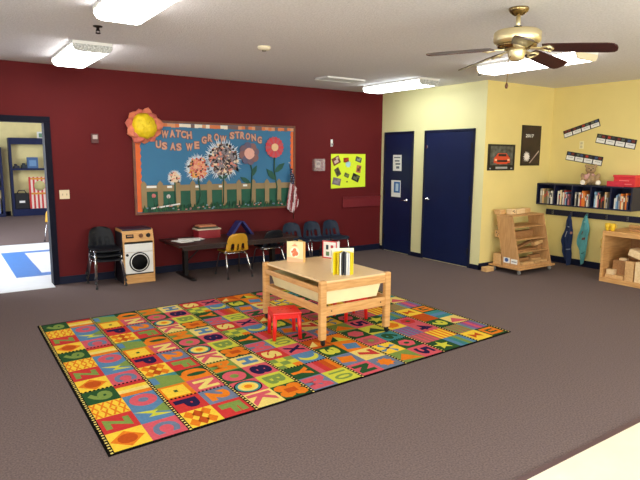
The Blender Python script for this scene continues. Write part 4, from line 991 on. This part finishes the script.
blk('chunky block at the far left end of the rack top, overhanging', .195, .31, -2.50, -2.385, .846, .915)
d1 = blk('pale block with dark spots on the rack top', .33, .43, -2.60, -2.50, .846, .925, BLOCKP)
G().ball((.36, -2.602, .895), (.012, .004, .010), u=8, v=6).ball((.395, -2.602, .88), (.012, .004, .010), u=8, v=6).ball((.382, -2.602, .905), (.008, .004, .006), u=8, v=6).build('spot', flat((60, 44, 34)), d1)
blk('cream block right of the spotted one on the rack top', .45, .54, -2.60, -2.51, .846, .92, BLOCKP)
blk('pale block third from the right end on the rack top', .58, .69, -2.57, -2.48, .846, .92, BLOCKP)
blk('peach block at the right of the row on the rack top', .72, .85, -2.55, -2.46, .846, .92, BLOCKW)
d2 = blk('spotted block sticking out behind the rack at mid height', .225, .33, -2.50, -2.395, .501, .60)
G().ball((.2245, -2.43, .57), (.004, .012, .010), u=8, v=6).ball((.2245, -2.47, .555), (.004, .012, .010), u=8, v=6).ball((.2245, -2.45, .53), (.004, .010, .010), u=8, v=6).build('spot', flat((70, 46, 34)), d2)
blk('tall block standing on the wheeled base behind the rack', .20, .33, -2.55, -2.41, .098, .26)
blk('flat block lying in the front of the rack bottom', .30, .56, -2.865, -2.78, .098, .165, BLOCKW)
blk('arch block in the right of the rack bottom', .60, .90, -2.85, -2.79, .098, .165, BLOCKW, arch=True)
blk('brown plank lying behind in the rack bottom', .26, .62, -2.76, -2.68, .098, .15, BLOCKD)
blk('second brown plank stacked in the rack bottom', .28, .60, -2.75, -2.69, .15, .205, BLOCKD)
blk('pale plank on the right of the rack bottom', .64, .88, -2.77, -2.69, .098, .18, BLOCKW)
blk('brown plank on top at the right of the rack bottom', .62, .86, -2.76, -2.70, .18, .235, BLOCKD)
blk('long plank lying on the lowest rack shelf', .26, .72, -2.78, -2.71, .321, .345, BLOCKD)
blk('brown ramp plank tilted on the lowest rack shelf', .30, .74, -2.70, -2.63, .37, .40, BLOCKD, rot=(0, R(-14), 0))
blk('light end block on the lowest rack shelf', .66, .84, -2.80, -2.72, .395, .445, BLOCKW, rot=(0, R(-10), 0))
blk('block under the light end block on the rack shelf', .74, .82, -2.79, -2.73, .321, .392, BLOCKD)
blk('brown block row on the middle rack shelf', .27, .80, -2.66, -2.58, .501, .60, BLOCKD)
blk('brown end block on the top rack shelf', .24, .32, -2.62, -2.55, .681, .78, BLOCKD)
blk('single block on the carpet by the yellow corner', -.05, .12, -2.50, -2.40, 0, .07, BLOCKW)

# ------------------------------------------------------------------ block cabinet at the right
cab = thing('block_cabinet', 'low open maple cabinet full of wooden blocks', 'cabinet', (1.2, -4.3, 0))
kx0, kx1, ky0, ky1, kz = .82, 1.56, -4.95, -3.72, .705
G().box(kx0, kx1, ky0, ky1, 0, .062, bev=.004).build('base_board', MAPLEY, cab)
G().box(kx0, kx1, ky0, ky1, kz - .065, kz, bev=.005).build('top_board', MAPLEY, cab)
for y in (ky0, ky1 - .03): G().box(kx0 + .005, kx1, y, y + .03, .062, kz - .065).build('side_panel', MAPLE, cab)
G().box(kx1 - .02, kx1, ky0 + .03, ky1 - .03, .062, kz - .065).build('back_panel', BLOCKD, cab)
G().box(kx1 - .05, kx1, ky0, ky1, kz, kz + .035, bev=.004).build('back_rail', MAPLEY, cab)
g = G(); g.tube([(.86, ky1 + .012, .60), (.85, ky1 + .03, .56), (.86, ky1 + .016, .50), (.85, ky1 + .028, .46)], .009, 8); g.build('latch_cord', flat((214, 176, 84)), cab)
G2 = 'blocks in the cabinet'
blk('flat plank lowest at the left in the cabinet', .86, 1.10, -4.03, -3.775, .062, .108, BLOCKW, None, G2, .004)
blk('small light block on the left end of the cabinet plank', .865, .95, -3.89, -3.785, .108, .175, BLOCKP, None, G2)
blk('large brown block on the plank in the cabinet', .96, 1.18, -4.03, -3.82, .108, .30, BLOCKD, None, G2)
blk('little cream block on top of the large brown block', .98, 1.05, -3.99, -3.89, .30, .335, BLOCKP, None, G2)
blk('tall brown block in the back of the cabinet', 1.2, 1.45, -4.2, -3.90, .062, .36, BLOCKD, None, G2)
blk('brown plank across the tall block in the back of the cabinet', 1.19, 1.42, -4.22, -3.95, .36, .42, BLOCKD, None, G2)
blk('narrow upright board in the cabinet front', .85, .93, -4.155, -4.045, .062, .325, BLOCKW, None, G2, .004)
blk('wide upright light board in the cabinet front', .85, .93, -4.36, -4.175, .062, .335, BLOCKP, None, G2, .004)
blk('big light plank leaning on top of the upright boards', .87, 1.08, -4.42, -4.06, .358, .448, BLOCKP, (R(16), 0, 0), G2, .004)
for k, (y, lb) in enumerate(((-3.757, 'left of the two yellow cups on the cabinet top'), (-3.828, 'right of the two yellow cups on the cabinet top'))):
    o = thing('toy_cup', lb, 'toy cup', (.868, y, kz), 0, 'yellow cups on the cabinet')
    G().lathe([(0, 0), (.024, 0), (.026, .02), (.034, .06), (.034, .10), (.030, .10), (.030, .06), (.02, .03), (0, .03)], seg=18).build('cup', mat('yellow_toy', (224, 182, 30), .4), o, world=False)
    G().tube([(0, -.03, .05), (0, -.055, .06), (0, -.055, .085), (0, -.03, .09)], .005, 6).build('handle', mat('yellow_toy', (224, 182, 30), .4), o, world=False)
cnt = tag(G().box(1.05, 1.5, -4.5, -3.95, kz, kz + .03, bev=.006).build('wooden_tray', BLOCKD), 'flat brown board lying on the cabinet top', 'board')

# chair seen through the doorway
dup(yc, (-4.78, 4.25, 0), R(160), 'chair in the next room, half hidden by the door casing')

# ------------------------------------------------------------------ lights
def area(name, loc, rot, sx, sy, e, col=(1, 1, 1)):
    l = bpy.data.lights.new(name, 'AREA'); l.shape = 'RECTANGLE'; l.size = sx; l.size_y = sy; l.energy = e; l.color = col
    o = bpy.data.objects.new(name, l); C.objects.link(o); o.location = loc; o.rotation_euler = rot; return o
# daylight lamps added at the unseen left and front windows, and in the next room
area('daylight_left_near', (-8.55, -7.9, 1.5), (0, R(-90), 0), 1.4, 2.6, 90, (.92, .97, 1))
area('daylight_left_far', (-8.55, -3.7, 1.5), (0, R(-90), 0), 1.4, 2.6, 15, (.92, .97, 1))
area('daylight_front_left', (-6.1, -10.55, 1.5), (R(90), 0, 0), 3.0, 1.6, 120, (.92, .97, 1))
area('daylight_front_right', (-1.9, -10.55, 1.5), (R(90), 0, 0), 3.0, 1.6, 120, (.92, .97, 1))
area('daylight_next_room', (-8.4, 3.0, 1.5), (0, R(-90), 0), 1.6, 4, 260, (.92, .97, 1))
area('fill_next_room_far', (-2.0, 6.5, 2.5), (0, R(40), 0), 1.6, 2, 100, (1, .98, .95))  # added lamp hanging inside the next room, no window there
W = bpy.data.worlds.new('World'); bpy.context.scene.world = W; W.use_nodes = True
W.node_tree.nodes['Background'].inputs[0].default_value = (.75, .85, 1, 1); W.node_tree.nodes['Background'].inputs[1].default_value = 1.0

# ------------------------------------------------------------------ camera
yaw, pit, roll, fpx = .59779, -.14832, .00727, 558.356
fw = Vector((math.sin(yaw) * math.cos(pit), math.cos(yaw) * math.cos(pit), math.sin(pit)))
rt = Vector((math.cos(yaw), -math.sin(yaw), 0)); up = rt.cross(fw)
r2 = rt * math.cos(roll) + up * math.sin(roll); u2 = up * math.cos(roll) - rt * math.sin(roll)
cd = bpy.data.cameras.new('Camera'); co = bpy.data.objects.new('Camera', cd); C.objects.link(co)
co.matrix_world = Matrix(((r2.x, u2.x, -fw.x, -6.64709), (r2.y, u2.y, -fw.y, -7.80899), (r2.z, u2.z, -fw.z, 1.67684), (0, 0, 0, 1)))
cd.sensor_width = 36; cd.lens = fpx / 640 * 36; cd.clip_start = .05
sc = bpy.context.scene
sc.camera = co
sc.view_settings.view_transform = 'Standard'; sc.view_settings.look = 'None'; sc.view_settings.exposure = .22; sc.view_settings.gamma = 1
